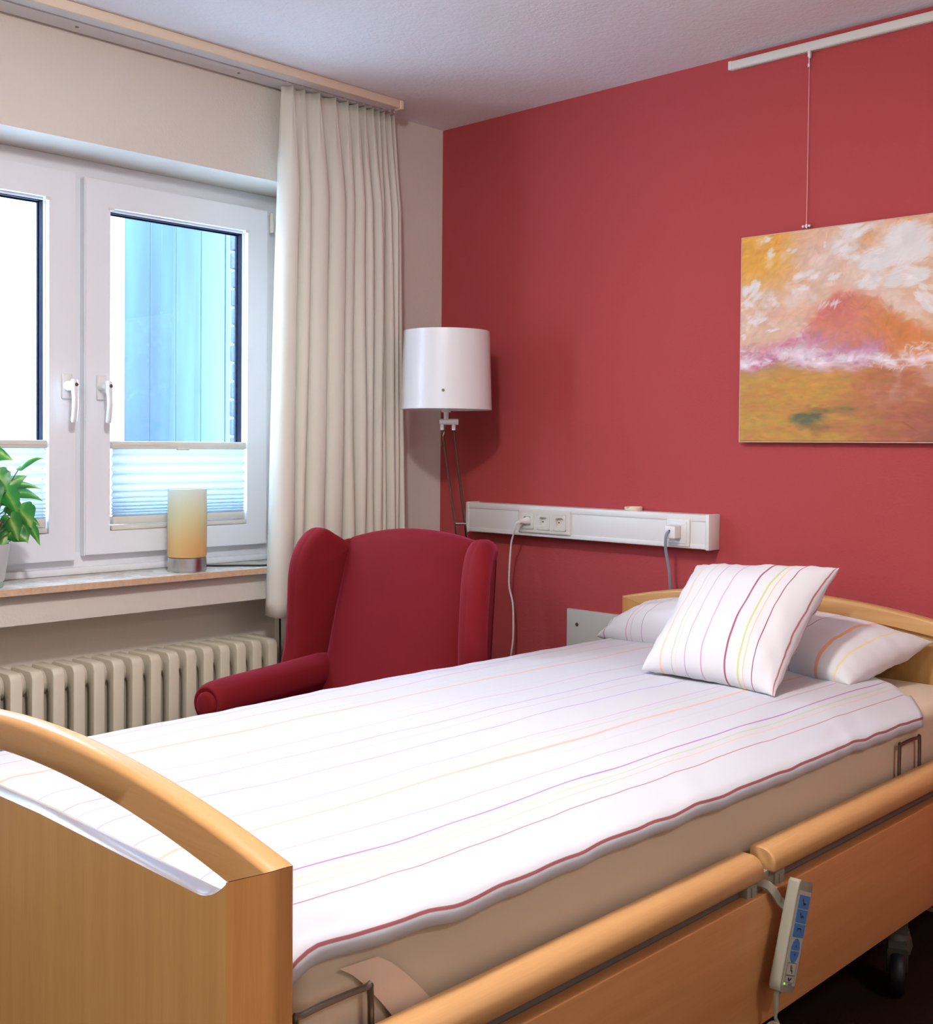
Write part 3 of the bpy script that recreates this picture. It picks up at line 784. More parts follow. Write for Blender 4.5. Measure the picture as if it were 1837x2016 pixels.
for j in range(nv+1):
    for i in range(nu+1):
        x = PX0+(PX1-PX0)*i/nu; z = PZ0+(PZ1-PZ0)*j/nv
        e = .0035*max(0, 1-min(i, nu-i, j, nv-j)/4)
        vs.append((x, -.028+e-.0005*float(relief[j, i]), z)); cols.append(lin(img[j, i]))
fs = [(j*(nu+1)+i, j*(nu+1)+i+1, (j+1)*(nu+1)+i+1, (j+1)*(nu+1)+i) for j in range(nv) for i in range(nu)]
t = NT('oil_paint')
at_ = t.n('ShaderNodeVertexColor', layer_name='pigment')
M['oil'] = t.bsdf(color=at_.outputs[0], rough=.6, spec=.3)
m = MB(); m.v = [V(p) for p in vs]; m.f = fs
o = m.build('painted_canvas', M['oil'], pa, True, angle=0)
ca = o.data.color_attributes.new('pigment', 'FLOAT_COLOR', 'POINT')
for i, cc in enumerate(cols): ca.data[i].color = cc
MB().box(PX0, PX1, -.0262, -.008, PZ0, PZ1, .001).build('canvas_edge', plain('canvas_side', (196, 176, 160), .8), pa, False)

# ------------------------------------------------------------------ table lamp on the sill
tl_ = thing('table_lamp', 'cylindrical amber-to-white glass table lamp with steel foot on window sill', 'table lamp', (-.045, -1.073, .836))
TLX, TLY = -.045, -1.073; rr = .0595
b = MB().lathe((TLX, TLY, .836), [(0, .0), (rr-.002, .0), (rr-.002, .003), (rr, .004), (rr, .044), (rr-.003, .046), (0, .046)], 48)
b.build('foot', M['steel'], tl_)
b = MB().lathe((TLX, TLY, .836), [(rr-.006, .046), (rr-.001, .047), (rr+.001, .053), (rr+.001, .258), (rr-.002, .2595), (rr-.005, .258), (rr-.005, .05)], 48)
g = b.build('glass_cylinder', M['amber'], tl_)
pts = smoothcurve([(TLX, TLY+rr-.002, .852), (TLX-.03, TLY+rr+.02, .846), (-.09, -.94, .8405), (-.06, -.90, .8405), (-.03, -.86, .8405), (.0, -.83, .8405), (.028, -.80, .842), (.043, -.788, .835), (.045, -.783, .80), (.044, -.780, .70), (.040, -.775, .60), (.038, -.772, .40), (.035, -.77, .2), (.03, -.77, .01)], 8)
MB().tube(pts, .0035, 8).build('cord', M['black_rubber'], tl_)

# ------------------------------------------------------------------ potted plant
PCX, PCY = -.055, -1.716
pp = thing('potted_plant', 'green variegated arrowhead plant in frosted white pot on sill', 'plant', (PCX, PCY, .836))
b = MB().lathe((PCX, PCY, .836), [(0, .016), (.054, .016), (.057, .02), (.072, .118), (.0725, .121), (.070, .121), (.066, .110), (0, .108)], 40)
b.build('pot', M['pot'], pp)
MB().lathe((PCX, PCY, .836), [(0, 0), (.052, 0), (.055, .004), (.0565, .0165), (0, .0165)], 40).build('pot_foot', M['pot_foot'], pp)
MB().lathe((PCX, PCY, .836), [(0, .112), (.066, .110)], 24).build('soil', M['soil'], pp)
def leaf(base, tip, width, curl, roll, stemroot):
    base, tip = V(base), V(tip); ax_ = tip-base; L_ = ax_.length; ax_.normalize()
    cam_dir = V((.74, -.67, .12)).normalized()
    nrm = (cam_dir*math.cos(roll)+V((0, 0, 1))*math.sin(roll)); nrm = (nrm-ax_*nrm.dot(ax_)).normalized(); sd_ = ax_.cross(nrm)
    prof = [(-.20, .0), (-.16, .28), (-.05, .62), (.06, .86), (.18, 1.0), (.32, .96), (.48, .76), (.64, .52), (.80, .28), (.92, .11), (1.0, .0)]
    vs = []; uv = []
    cols_ = (-1, -.55, -.12, 0, .12, .55, 1)
    for t_, w_ in prof:
        for s_ in cols_:
            lobe = 0
            if t_ < 0: off = (.25+.75*abs(s_)) ; 
            wid = w_*width/2*s_ + (math.copysign(.22*width, s_) if (t_ < -.02 and s_ != 0) else 0)*(abs(s_))
            if t_ < -.02 and abs(s_) < .2: tt = .0+.02*abs(s_)
            else: tt = t_
            arch = math.sin(PI*max(0, tt))*curl*L_
            fold = -abs(s_)**1.3*w_*width*.16+ .10*width*abs(s_)*math.sin(t_*9)*.35
            vs.append(base+ax_*(tt*L_)+sd_*wid+nrm*(fold)+V((0, 0, arch)))
            uv.append((s_*max(w_, .2), t_))
    nn = len(cols_)
    fs = [(i*nn+j, i*nn+j+1, (i+1)*nn+j+1, (i+1)*nn+j) for i in range(len(prof)-1) for j in range(nn-1)]
    m = MB(); m.v = vs; m.f = fs
    lf = m.build('leaf', M['leaf'], pp, True, sub=1, uv=uv)
    r0 = V(stemroot); mid = (r0+base)/2+V((0, 0, .02))
    mid = r0.lerp(base, .55)+V((0, 0, .35*(base-r0).length*.3))
    MB().tube(smoothcurve([r0, mid, base], 5), [.0022]*6+[.0016]*5, 6).build('petiole', M['stem'], lf)
LV = [((-.03, -1.62, 1.169), (-.02, -1.549, 1.188), .036, .20, .9), ((-.03, -1.665, 1.112), (-.02, -1.604, 1.142), .052, .08, .2),
      ((-.03, -1.636, 1.119), (-.02, -1.56, 1.102), .030, .10, .7), ((-.03, -1.625, 1.096), (-.02, -1.558, 1.068), .036, .14, .6),
      ((.0, -1.636, 1.050), (.012, -1.606, .998), .075, .05, -.1), ((-.02, -1.594, 1.002), (-.01, -1.572, .946), .028, .03, .1),
      ((-.01, -1.626, 1.022), (-.005, -1.610, .955), .046, .03, .1), ((.0, -1.675, 1.10), (.01, -1.645, 1.035), .06, .05, .0),
      ((.01, -1.668, 1.03), (.02, -1.648, .965), .055, .03, .0), ((-.03, -1.588, 1.022), (-.02, -1.566, 1.0), .016, .02, .4),
      ((-.05, -1.690, 1.205), (-.03, -1.64, 1.185), .045, .10, .3), ((-.04, -1.715, 1.22), (-.02, -1.664, 1.196), .055, .10, .2),
      ((-.05, -1.66, 1.080), (-.05, -1.612, 1.066), .045, .08, .5), ((-.02, -1.66, 1.00), (-.0, -1.69, .94), .05, .03, .1),
      ((-.06, -1.67, 1.15), (-.07, -1.625, 1.152), .04, .1, .6), ((-.0, -1.70, 1.15), (.03, -1.68, 1.10), .06, .06, .1),
      ((.01, -1.655, .99), (.03, -1.625, .962), .05, .03, .2), ((-.03, -1.65, 1.06), (-.02, -1.61, 1.035), .05, .05, .0),
      ((-.05, -1.78, 1.15), (-.03, -1.84, 1.12), .06, .1, .3), ((-.06, -1.80, 1.05), (-.02, -1.87, 1.02), .06, .1, .3),
      ((-.03, -1.77, 1.20), (-.01, -1.81, 1.23), .06, .1, .3), ((.02, -1.75, 1.06), (.06, -1.76, .99), .065, .05, .0), ((.02, -1.73, 1.12), (.06, -1.72, 1.06), .065, .05, .0), ((-.09, -1.72, 1.24), (-.08, -1.70, 1.30), .05, .05, .2)]
for k, (a, b_, w_, cu_, ro) in enumerate(LV):
    an_ = k*2.4; leaf(a, b_, w_, cu_, ro, (PCX+.025*math.cos(an_), PCY+.025*math.sin(an_), .945))

# ------------------------------------------------------------------ bed
BX0, BX1, BXC = .937, 2.061, 1.499
bed = thing('nursing_bed', 'beech nursing bed with side rails, head against red wall', 'bed', (BXC, -1.2, 0))
def zo(x, dz): return .835+dz-.066*((x-BXC)/.562)**2
XI = .477
def zi(x, k): return k[0]-k[1]*(x-BXC)**2
def sweep_rail(mb, ya, yb, r, dz, k):
    """arched top rail, rounded upper edges"""
    rings = []; n = 48; xl, xr = BX0, BX1
    for i in range(n+1):
        f_ = i/n
        xt = xl+(xr-xl)*f_; xb_ = (BXC-XI)+2*XI*f_
        T = V((xt, 0, zo(xt, dz))); B_ = V((xb_, 0, zi(xb_, k)))
        d = (B_-T); d.normalize()
        ring = []
        k0 = 6
        for q in range(k0+1):
            a = PI/2*q/k0; ring.append(T+d*(r*(1-math.sin(a)))+V((0, ya+r*(1-math.cos(a)), 0)))
        for q in range(k0+1):
            a = PI/2*(1-q/k0); ring.append(T+d*(r*(1-math.sin(a)))+V((0, yb-r*(1-math.cos(a)), 0)))
        ring.append(B_-d*.003+V((0, yb, 0))); ring.append(B_+V((0, yb-.003, 0))); ring.append(B_+V((0, ya+.003, 0))); ring.append(B_-d*.003+V((0, ya, 0)))
        rings.append(ring)
    mb.loft(rings)
def board(name, ya, yb, slot, dz, k):
    pl = [(BXC-XI, .25), (BXC+XI, .25)]
    if slot:   # panel with a low, slightly dished top edge, open below the arch
        edge = []; n = 80
        for i in range(n+1):
            s0 = 1-2*i/n; s_ = XI*(abs(s0)**.5); x = BXC+math.copysign(s_, s0)
            z = .697-.006*min(1, s_/.40)
            if s_ > .405: z += .033*((s_-.405)/(XI-.405))**2.3
            edge.append((x, z))
        o = MB().prism(pl+edge, 'y', ya+.004, yb-.006, .0).build(name, M['panel_z'], bed, False)
        e = MB(); rings = []
        for (x, z) in edge: rings.append([(x, ya+.0036, z+.0002), (x, ya+.007, z+.0012), (x, yb-.009, z+.0012), (x, yb-.0056, z+.0002)])
        e.loft(rings, closed=False, caps=False)
        e.build('edge_band', plain('glossy_edge_band', (206, 196, 190), .22, 0, .8), o)['label'] = 'glossy pale edge band'
    else:
        n = 30; edge = [(BXC+XI-2*XI*i/n, zi(BXC+XI-2*XI*i/n, k)+.01) for i in range(n+1)]
        o = MB().prism(pl+edge, 'y', ya+.012, yb-.006, .0).build(name, M['panel_z'], bed, False)
    r = MB(); sweep_rail(r, ya-.0005, yb, .0135, dz, k)
    r.build('top_rail', M['wood_x'], o, True, angle=50)
    for sgn in (-1, 1):
        xo = BXC+sgn*.562; xi = BXC+sgn*XI; r_ = .011
        xy = [(xi, ya), (xi, yb)]
        for q in range(6):
            a = PI/2*q/5; xy.append((xo-sgn*r_*(1-math.sin(a)), yb-r_*(1-math.cos(a))))
        for q in range(6):
            a = PI/2*(1-q/5); xy.append((xo-sgn*r_*(1-math.sin(a)), ya+r_*(1-math.cos(a))))
        za, zb_ = zi(xi, k), zo(xo, dz)
        def zt(x): return za+(zb_-za)*(x-xi)/(xo-xi)-.0008
        m = MB(); m.loft([[(x, y, .22) for x, y in xy], [(x, y, zt(x)) for x, y in xy]])
        m.build('post', M['wood_z'], o, True, angle=30)
    return o
board('footboard', -2.318, -2.280, True, -.011, (.771, .2065))
hb = board('headboard', -.128, -.090, False, 0, (.786, .165))
# near and far side: lower board and two-part rail
def dring(xa, xb, z0, z1, y, n=12):
    """D profile: flat inside and below, rounded on the top and outer side"""
    pts = [(xa, y, z0), (xb-.004, y, z0), (xb, y, z0+.004)]
    for k in range(n+1):
        a = PI/2*k/n
        pts.append((xb-.028+.028*math.cos(a), y, z1-.026+.026*math.sin(a)))
    pts += [(xa+.006, y, z1), (xa, y, z1-.006)]
    return pts
b = MB(); b.prism([(2.081, .236), (2.105, .236), (2.105, .4635), (2.081, .4635)], 'y', -2.26, -.13, .002)
sb = b.build('side_panel', M['panel_y'], bed, True, angle=30)
RZ0, RZ1 = .488, .529
for y0, y1, dz in ((-2.275, -1.297, 0), (-1.262, -.135, .0025)):
    b = MB(); rings = []
    for y, s_ in ((y0, .90), (y0+.002, .97), (y0+.006, 1), (y1-.006, 1), (y1-.002, .97), (y1, .90)):
        c_ = V((2.078, y, (RZ0+RZ1)/2)); rings.append([c_+(V(p)-c_)*s_+V((0, 0, dz)) for p in dring(2.054, 2.106, RZ0, RZ1, y)])
    b.loft(rings); b.build('side_rail', M['wood_y'], bed, True, angle=50)
b = MB(); b.box(2.060, 2.079, -2.26, -.14, .40, .484, .002)
b.build('rail_guide', M['frame_grey'], bed)['label'] = 'dark grey metal guide strip between rail and board'
for y in (-1.318, -1.222):
    b = MB(); b.box(2.076, 2.096, y-.02, y+.014, .452, .488, .002); b.box(2.094, 2.0985, y-.008, y+.006, .462, .480, .001)
    b.build('rail_bracket', M['grey_plastic'], bed)
b = MB(); b.box(2.074, 2.092, -1.306, -1.238, .463, .494, .003); b.build('rail_joint', M['grey_plastic'], bed)
# far side, frame, legs
b = MB().box(.984, .999, -2.26, -.13, .30, .44, .003); b.build('side_panel', M['panel_y'], bed)
b = MB()
b.box(1.01, 1.05, -2.26, -.14, .36, .40, .002); b.box(2.00, 2.04, -2.26, -.14, .36, .40, .002)
for y in (-2.2, -1.7, -1.2, -.7, -.2): b.box(1.01, 2.04, y-.02, y+.02, .37, .40, .002)
b.box(1.0, 2.05, -2.27, -.14, .44, .467, .003)
b.box(1.02, 1.06, -2.2, -.2, .400, .442); b.box(1.99, 2.03, -2.2, -.2, .400, .442)
b.build('bed_frame', M['frame_grey'], bed, False)
def caster(x, y, yaw):
    R_ = Matrix.Translation((x, y, 0)) @ Matrix.Rotation(yaw, 4, 'Z')
    b = MB(); b.box(-.022, .022, -.03, .03, .135, .40, .002, M=R_); leg_ = b.build('leg', M['grey_metal'], bed)
    b = MB()
    b.lathe((0, 0, 0), [(0, .137), (.026, .137), (.028, .128), (.031, .118)], 20, R_)
    # hood: half shell over the wheel
    rings = []
    for xx, s_ in ((-.023, .9), (-.020, 1), (.020, 1), (.023, .9)):
        ring = []
        for k in range(13):
            a = math.radians(62+148*k/12); ring.append(R_ @ V((xx, .028+.058*s_*math.cos(a), .056+.064*s_*math.sin(a))))
        ring += [R_ @ V((xx, -.026, .120)), R_ @ V((xx, .01, .128))] if False else []
        ring.append(R_ @ V((xx, .030, .046))); ring.append(R_ @ V((xx, .044, .060)))
        rings.append(ring)
    b.loft(rings)
    b.lathe((0, 0, 0), [(.031, .120), (.034, .10), (.030, .085)], 20, R_)
    b.build('caster_hood', M['grey_metal'], leg_)
    W = R_ @ Matrix.Translation((0, .034, .052)) @ Matrix.Rotation(PI/2, 4, 'Y')
    b = MB(); pr_ = [(.030, -.0155), (.046, -.0155), (.0515, -.010), (.0525, 0), (.0515, .010), (.046, .0155), (.030, .0155)]
    b.lathe((0, 0, 0), pr_, 36, W); b.build('wheel', M['black_rubber'], leg_)
    b = MB(); b.lathe((0, 0, 0), [(0, -.014), (.030, -.014), (.030, .014), (0, .014)], 28, W); b.build('wheel_hub', M['grey_metal'], leg_)
    MB().box(-.012, .012, -.085, -.02, .108, .116, .003, M=R_).build('brake_pedal', M['black_rubber'], leg_)
caster(2.000, -.500, math.radians(205)); caster(1.10, -.50, math.radians(170)); caster(2.0, -1.95, math.radians(20)); caster(1.10, -1.95, math.radians(-30))
def loop(y0, y1, zt_, x=2.049):
    pts = smoothcurve([(x, y0, .43), (x, y0, zt_-.012), (x, y0+.012, zt_), (x, y1-.012, zt_), (x, y1, zt_-.012), (x, y1, .43)], 6)
    MB().tube(pts, .0042, 8).build('mattress_loop', M['dark_steel'], bed)
loop(-2.272, -2.156, .572); loop(-.618, -.512, .590)

# mattress
mt = thing('mattress', 'mattress in a tan fitted sheet, seen below the striped duvet', 'mattress', (BXC, -1.2, .467))
b = MB(); x0, x1, y0, y1, z0, z1 = .985, 2.036, -2.268, -.134, .467, .640
n1, n2 = 28, 56
bm = bmesh.new(); bmesh.ops.create_cube(bm, size=1)
for v in bm.verts: v.co = V((x0+(v.co.x+.5)*(x1-x0), y0+(v.co.y+.5)*(y1-y0), z0+(v.co.z+.5)*(z1-z0)))
bmesh.ops.bevel(bm, geom=bm.edges[:], offset=.03, segments=5, profile=.5, affect='EDGES')
bmesh.ops.subdivide_edges(bm, edges=[e for e in bm.edges if e.calc_length() > .12], cuts=30, use_grid_fill=True)
for v in bm.verts:
    p = v.co
    if p.x > 2.0:
        low = max(0, 1-(p.z-z0)/.09)
        p.x += .004*noise.noise((p.y*3, p.z*16, 0)) + .006*low*noise.noise((p.y*5+p.z*22, p.z*30, 3))
bm.verts.index_update(); b.add([v.co.copy() for v in bm.verts], [[v.index for v in f_.verts] for f_ in bm.faces]); bm.free()
b.build('fitted_sheet', M['sheet'], mt, True, angle=70)
b = MB(); rows = []
for k in range(9):
    t_ = k/8; y = -2.17+.12*t_**.8; z = .60-.115*t_
    rows.append([(2.0405+.001, y-.030-.012*t_, z+.004), (2.0405+.0012, y+.032, z)])
b.loft(rows, closed=False, caps=False); b.build('corner_band', plain('sheet_corner_band', (232, 206, 184), .85), mt, True)['label'] = 'lighter elastic band at the sheet corner'

# duvet -------------------------------------------------------------
PEACH, GREEN, ORANGE, MAR, DRED, MAUVE, PINK, FAINT = (222, 178, 160), (194, 198, 172), (224, 190, 164), (146, 74, 80), (170, 112, 112), (164, 120, 166), (200, 162, 184), (198, 192, 206)
DST = [(1.148, .0024, (150, 86, 90)), (1.060, .0011, DRED), (1.027, .0013, ORANGE), (1.011, .0018, GREEN), (.990, .0019, MAUVE), (.926, .0016, PINK), (.882, .0010, (214, 208, 204)), (.870, .0011, FAINT), (.830, .0040, PEACH), (.795, .0015, GREEN), (.780, .001, FAINT), (.764, .0015, PINK), (.662, .0017, (176, 152, 200)), (.598, .0010, PINK), (.556, .0017, (176, 152, 200)), (.500, .001, FAINT), (.474, .0015, PINK), (.435, .001, FAINT), (.332, .0042, PEACH), (.295, .0012, GREEN), (.240, .0015, PINK), (.170, .0015, (196, 150, 180)), (.10, .0012, MAUVE)]
# u measured across the cloth from the far hem
M['duvet'] = fabric_stripes('striped_duvet_cover', (203, 204, 211), DST)
dv_ = thing('duvet', 'white duvet with fine pastel stripes spread over the bed', 'duvet', (BXC, -1.3, .64))
def duvet_profile(y):
    """list of (x, z, u): from the far lower hem over the top to the near hem"""
    ytail = max(0, min(1, (-2.05-y)/.2)); out = []
    near_drop = .074+.020*noise.noise((y*1.6, 3, 0))+.012*ytail
    return near_drop
NXD, NYD = 110, 120
vs = []; uv = []
ys = [-2.276+(2.276-.285)*j/NYD for j in range(NYD+1)]
for j, y in enumerate(ys):
    f_ = j/NYD
    # cross-section polyline by arc length
    tail = max(0, min(1, (-1.98-y)/.25))
    xn = 2.052+.006*noise.noise((y*2.1, 8, 0))-.012*tail; xf = .974+.007*noise.noise((y*2.6, 1, 0))+.005*noise.noise((y*9, 1, 7))
    zt_ = .668+.006*noise.noise((y*1.3, 5, 0))
    hem = .612+.008*noise.noise((y*1.9, 2, 4))+.006*tail+.004*noise.noise((y*11, 0, 2))
    path = [(xf+.010, .575), (xf, .60), (xf+.006, .632), (xf+.035, zt_-.008), (xf+.10, zt_+.004), (1.3, zt_+.010), (1.6, zt_+.011), (1.86, zt_+.004), (1.935, zt_-.005), (1.985, zt_-.015), (xn-.032, zt_-.024), (xn-.010, hem+.026), (xn-.001, hem+.012), (xn-.003, hem+.003), (xn-.013, hem-.001)]
    cv = smoothcurve([V((p[0], 0, p[1])) for p in path], 8)
    d = [0]
    for a, b_ in zip(cv, cv[1:]): d.append(d[-1]+(b_-a).length)
    # the near hem always sits on the same stripe
    L_ = d[-1]; k = 0
    for i in range(NXD+1):
        s_ = L_*i/NXD
        while k < len(d)-2 and d[k+1] < s_: k += 1
        q = cv[k].lerp(cv[k+1], (s_-d[k])/max(1e-9, d[k+1]-d[k]))
        x, z = q.x, q.z
        top = max(0, min(1, (x-1.0)/.12))*max(0, min(1, (2.0-x)/.10))
        wr = .0045*noise.noise((x*7+y*1.5, y*2.2, 0))+.003*noise.noise((x*16+y*3, y*4, 5))+.0013*noise.noise((x*40, y*9, 2))
        fold = .007*math.exp(-(((x-1.13)-.10*(y+1.1))/.035)**2)*math.exp(-((y+.95)/.45)**2)
        z += top*(wr+fold)+.0025*noise.noise((x*3, y*14, 9))*(1-top)
        yy = y
        # rounded head end corner and slight sag of the head hem
        hx = max(0, (x-1.84)/.20)
        yend = -.30-.185*min(1.2, hx)**1.8
        yy = -2.276+(y+2.276)*(yend+2.276)/(-.285+2.276)
        edge = max(0, 1-(1-f_)/.02); z -= .012*edge*edge if top > .3 else 0
        ft = max(0, 1-f_/.03); z -= .02*ft*ft
        wob = .0035*noise.noise((y*2.3, x*4, 11))+.0012*noise.noise((y*9, x*6, 3))
        vs.append((x+.002*noise.noise((y*20, z*20, 1))*(1-top), yy, z)); uv.append((s_+(1.178-L_)+wob*top, y))
fs = [(j*(NXD+1)+i, j*(NXD+1)+i+1, (j+1)*(NXD+1)+i+1, (j+1)*(NXD+1)+i) for j in range(NYD) for i in range(NXD)]
m = MB(); m.v = [V(p) for p in vs]; m.f = fs
m.build('duvet_cover', M['duvet'], dv_, True, angle=0, uv=uv, solid=.004)

# pillows -----------------------------------------------------------
def pillow(TLc, TRc, BLc, BRc, th, nrm, mat, root, usz, bulge_low=0, seam=.02, pull=.035, seed=0, n=44, name='pillowcase', wr=1.0, shape=.5):
    TLc, TRc, BLc, BRc = map(V, (TLc, TRc, BLc, BRc)); nrm = V(nrm).normalized()
    vs = []; uv = []
    def pt(a, b_, side):      # a,b in -1..1
        s_, t_ = (a+1)/2, (b_+1)/2
        # concave sides
        pa_ = pull*(1-b_*b_)*a; pb = pull*(1-a*a)*b_
        ctr_ = (TLc+TRc+BLc+BRc)/4
        p = (BLc*(1-s_)+BRc*s_)*(1-t_)+(TLc*(1-s_)+TRc*s_)*t_
        p = p-((BRc-BLc).normalized()*pa_)-((TLc-BLc).normalized()*pb)
        q = (max(0, 1-abs(a)**2.6)*max(0, 1-abs(b_)**2.6))
        h = th/2*q**shape
        e = min(1-abs(a), 1-abs(b_))
        wrk = .0035*wr*noise.noise((a*3+seed, b_*3, side*2))+.0030*wr*noise.noise((a*9+seed, b_*5, side))*(1-q)+.004*wr*noise.noise((a*4*(1+abs(a))+seed, b_*14, 3))*max(0, abs(a)-.55)
        p = p+nrm*(side*h+wrk)
        p = p+nrm*(-bulge_low*q*(1 if side < 0 else 0))
        return p
    idx = {}
    for side in (1, -1):
        for j in range(n+1):
            for i in range(n+1):
                a, b_ = math.sin((2*i/n-1)*PI/2), math.sin((2*j/n-1)*PI/2)
                if side == -1 and (i in (0, n) or j in (0, n)):
                    idx[(side, i, j)] = idx[(1, i, j)]; continue
                idx[(side, i, j)] = len(vs); vs.append(pt(a, b_, side)); uv.append(((a+1)/2*usz, b_))
    fs = []
    for side in (1, -1):
        for j in range(n):
            for i in range(n):
                q = (idx[(side, i, j)], idx[(side, i+1, j)], idx[(side, i+1, j+1)], idx[(side, i, j+1)]); fs.append(q if side > 0 else q[::-1])
    m = MB(); m.v = vs; m.f = fs
    return m.build(name, mat, root, True, angle=0, uv=uv)
PST = [(.035, .0016, DRED), (.130, .0016, (206, 150, 170)), (.150, .0010, PINK), (.195, .0010, MAUVE), (.30, .0036, PEACH), (.345, .0014, GREEN), (.36, .001, ORANGE), (.41, .0012, MAUVE), (.47, .0016, (188, 140, 166)), (.56, .0022, (150, 78, 96)), (.660, .0022, (216, 160, 156)), (.680, .0013, (240, 196, 156)), (.718, .0011, (166, 104, 108)), (.802, .0045, (238, 178, 146)), (.858, .0024, (226, 214, 166))]
M['pillow_big'] = fabric_stripes('striped_pillowcase', (220, 218, 222), PST)
CST = [(.062, .0032, (246, 196, 170)), (.098, .0014, GREEN), (.112, .0011, (244, 208, 190)), (.140, .0012, (196, 146, 190)), (.190, .0018, (206, 160, 196)), (.262, .0026, (160, 88, 110)), (.300, .0026, (200, 204, 140)), (.315, .0013, (244, 196, 140)), (.340, .0012, (140, 66, 80)), (.3965, .0009, (170, 96, 104))]
M['cushion'] = fabric_stripes('striped_cushion_cover', (222, 220, 225), CST)
pb_ = thing('pillow', 'wide white striped bed pillow lying against the headboard', 'pillow', (1.44, -.32, .67))
pillow((1.05, -.140, .735), (1.925, -.135, .745), (.966, -.290, .664), (1.865, -.480, .676), .235, (-.02, -.50, .86), M['pillow_big'], pb_, .9, -.075, pull=.010, seed=2, wr=1.6)
pc_ = thing('cushion', 'small square white striped cushion leaning on the wide pillow', 'cushion', (1.62, -.70, .67))
pillow((1.420, -.450, .925), (1.815, -.438, .948), (1.455, -.745, .690), (1.815, -.745, .680), .150, (-.08, -.66, .75), M['cushion'], pc_, .40, -.02, pull=.014, seed=9, wr=1.5)

# ------------------------------------------------------------------ bed remote
hs = thing('bed_remote', 'grey hand control with blue buttons hooked over the side board', 'remote control', (2.13, -1.26, .30))
top_c = V((2.150, -1.233, .468)); bot_c = V((2.150, -1.292, .318))
zz_ = (top_c-bot_c); Lh = zz_.length; zz_.normalize(); xx_ = V((1, 0, 0)); yy_ = zz_.cross(xx_).normalized()
HM = Matrix(((xx_.x, yy_.x, zz_.x, bot_c.x), (xx_.y, yy_.y, zz_.y, bot_c.y), (xx_.z, yy_.z, zz_.z, bot_c.z), (0, 0, 0, 1)))
def hp(x, y, z): return HM @ V((x, y, z))
b = MB()
rings = []
for z, s_, dx in ((-.012, .80, -.003), (-.006, .95, -.001), (.004, 1, 0), (Lh-.004, 1, 0), (Lh+.008, .97, -.001), (Lh+.013, .82, -.004)):
    hw = .0285*s_; ring = []
    for (cx, cy, a0) in ((-.003, hw-.003, 0), (-.017, hw-.006, 90), (-.017, -hw+.006, 180), (-.003, -hw+.003, 270)):
        r = .003 if a0 in (0, 270) else .006
        for k in range(4):
            a = math.radians(a0+30*k); ring.append(hp(cx*(1)+r*math.cos(a)+dx*0, cy+r*math.sin(a), z))
    rings.append(ring)
b.loft(rings); b.build('housing', M['grey_plastic'], hs, True, angle=35)
def onface(mb, pts, x0=.0, x1=.0008):
    mb.loft([[hp(x0, p[0], p[1]) for p in pts], [hp(x1, p[0], p[1]) for p in pts]])
b = MB(); onface(b, [(-.0235, -.001), (.0235, -.001), (.0235, Lh-.004), (-.0235, Lh-.004)], -.0005, .0004)
ov = b.build('button_panel', plain('silver_membrane', (184, 184, 172), .4), hs, False)
BL = plain('blue_button', (74, 128, 190), .4); INK = plain('dark_print', (38, 40, 62), .5)
def rect(y0, y1, z0, z1): return [(y0, z0), (y1, z0), (y1, z1), (y0, z1)]
zr = [(.128, .150), (.104, .126), (.080, .102)]
for z0, z1 in zr:
    b = MB(); onface(b, rect(-.0195, .0205, z0, z1), .0004, .0014); b.build('button', BL, ov, False)
def half(zc, sg):
    pts = [(-.016, zc), (.016, zc)]
    for k in range(1, 14):
        a = PI*k/14; pts.append((.016*math.cos(a), zc+sg*.019*math.sin(a)))
    return pts if sg > 0 else pts[::-1]
for zc, sg in ((.0585, 1), (.0565, -1)):
    b = MB(); onface(b, half(zc, sg), .0004, .0014); b.build('button', BL, ov, False)
def stroke(mb, pts, w=.0012, x=.0014):
    for p, q in zip(pts, pts[1:]):
        p, q = V(p), V(q); n_ = (q-p).normalized(); n_ = V((-n_.y, n_.x))*w
        onface(mb, [p-n_, q-n_, q+n_, p+n_], x, x+.0002)
b = MB()
stroke(b, [(-.006, .144), (-.001, .136), (.008, .136)]); stroke(b, [(-.001, .1345), (.003, .1345)])
stroke(b, [(-.006, .120), (-.001, .112), (.003, .116), (.008, .113)])
stroke(b, [(-.008, .094), (.008, .094)], .0011); stroke(b, [(-.006, .094), (-.007, .088)], .0008); stroke(b, [(.006, .094), (.007, .088)], .0008)
stroke(b, [(-.002, .063), (0, .066), (.002, .063)], .0007); stroke(b, [(-.002, .052), (0, .049), (.002, .052)], .0007)
stroke(b, [(-.003, .033), (-.001, .024), (.004, .024), (.005, .019)], .0013, .0005); stroke(b, [(.001, .030), (.0025, .026)], .0008, .0005)
stroke(b, [(-.006, .011), (-.001, .007), (.007, .012)], .0013, .0005); stroke(b, [(-.004, .0125), (-.001, .0095)], .001, .0005)
for z0, z1 in ((.0165, .0365), (.0045, .0155)): stroke(b, [(-.017, z0), (.017, z0), (.017, z1), (-.017, z1), (-.017, z0)], .00025, .0005)
for zl in (.0022, .0005): stroke(b, [(-.002, zl), (.012, zl)], .0004, .0005)
b.build('printed_symbols', INK, ov, False)
t = NT('green_led'); gm = t.bsdf(color=lin((120, 230, 80)), rough=.3, emis=lin((110, 240, 60)), emstr=1.2)
MB().lathe((0, 0, 0), [(0, .0012), (.0018, .0009), (.002, 0)], 12, HM @ Matrix.Translation((.0004, -.016, .002)) @ Matrix.Rotation(PI/2, 4, 'Y')).build('indicator_light', gm, ov)['label'] = 'tiny lit green indicator'
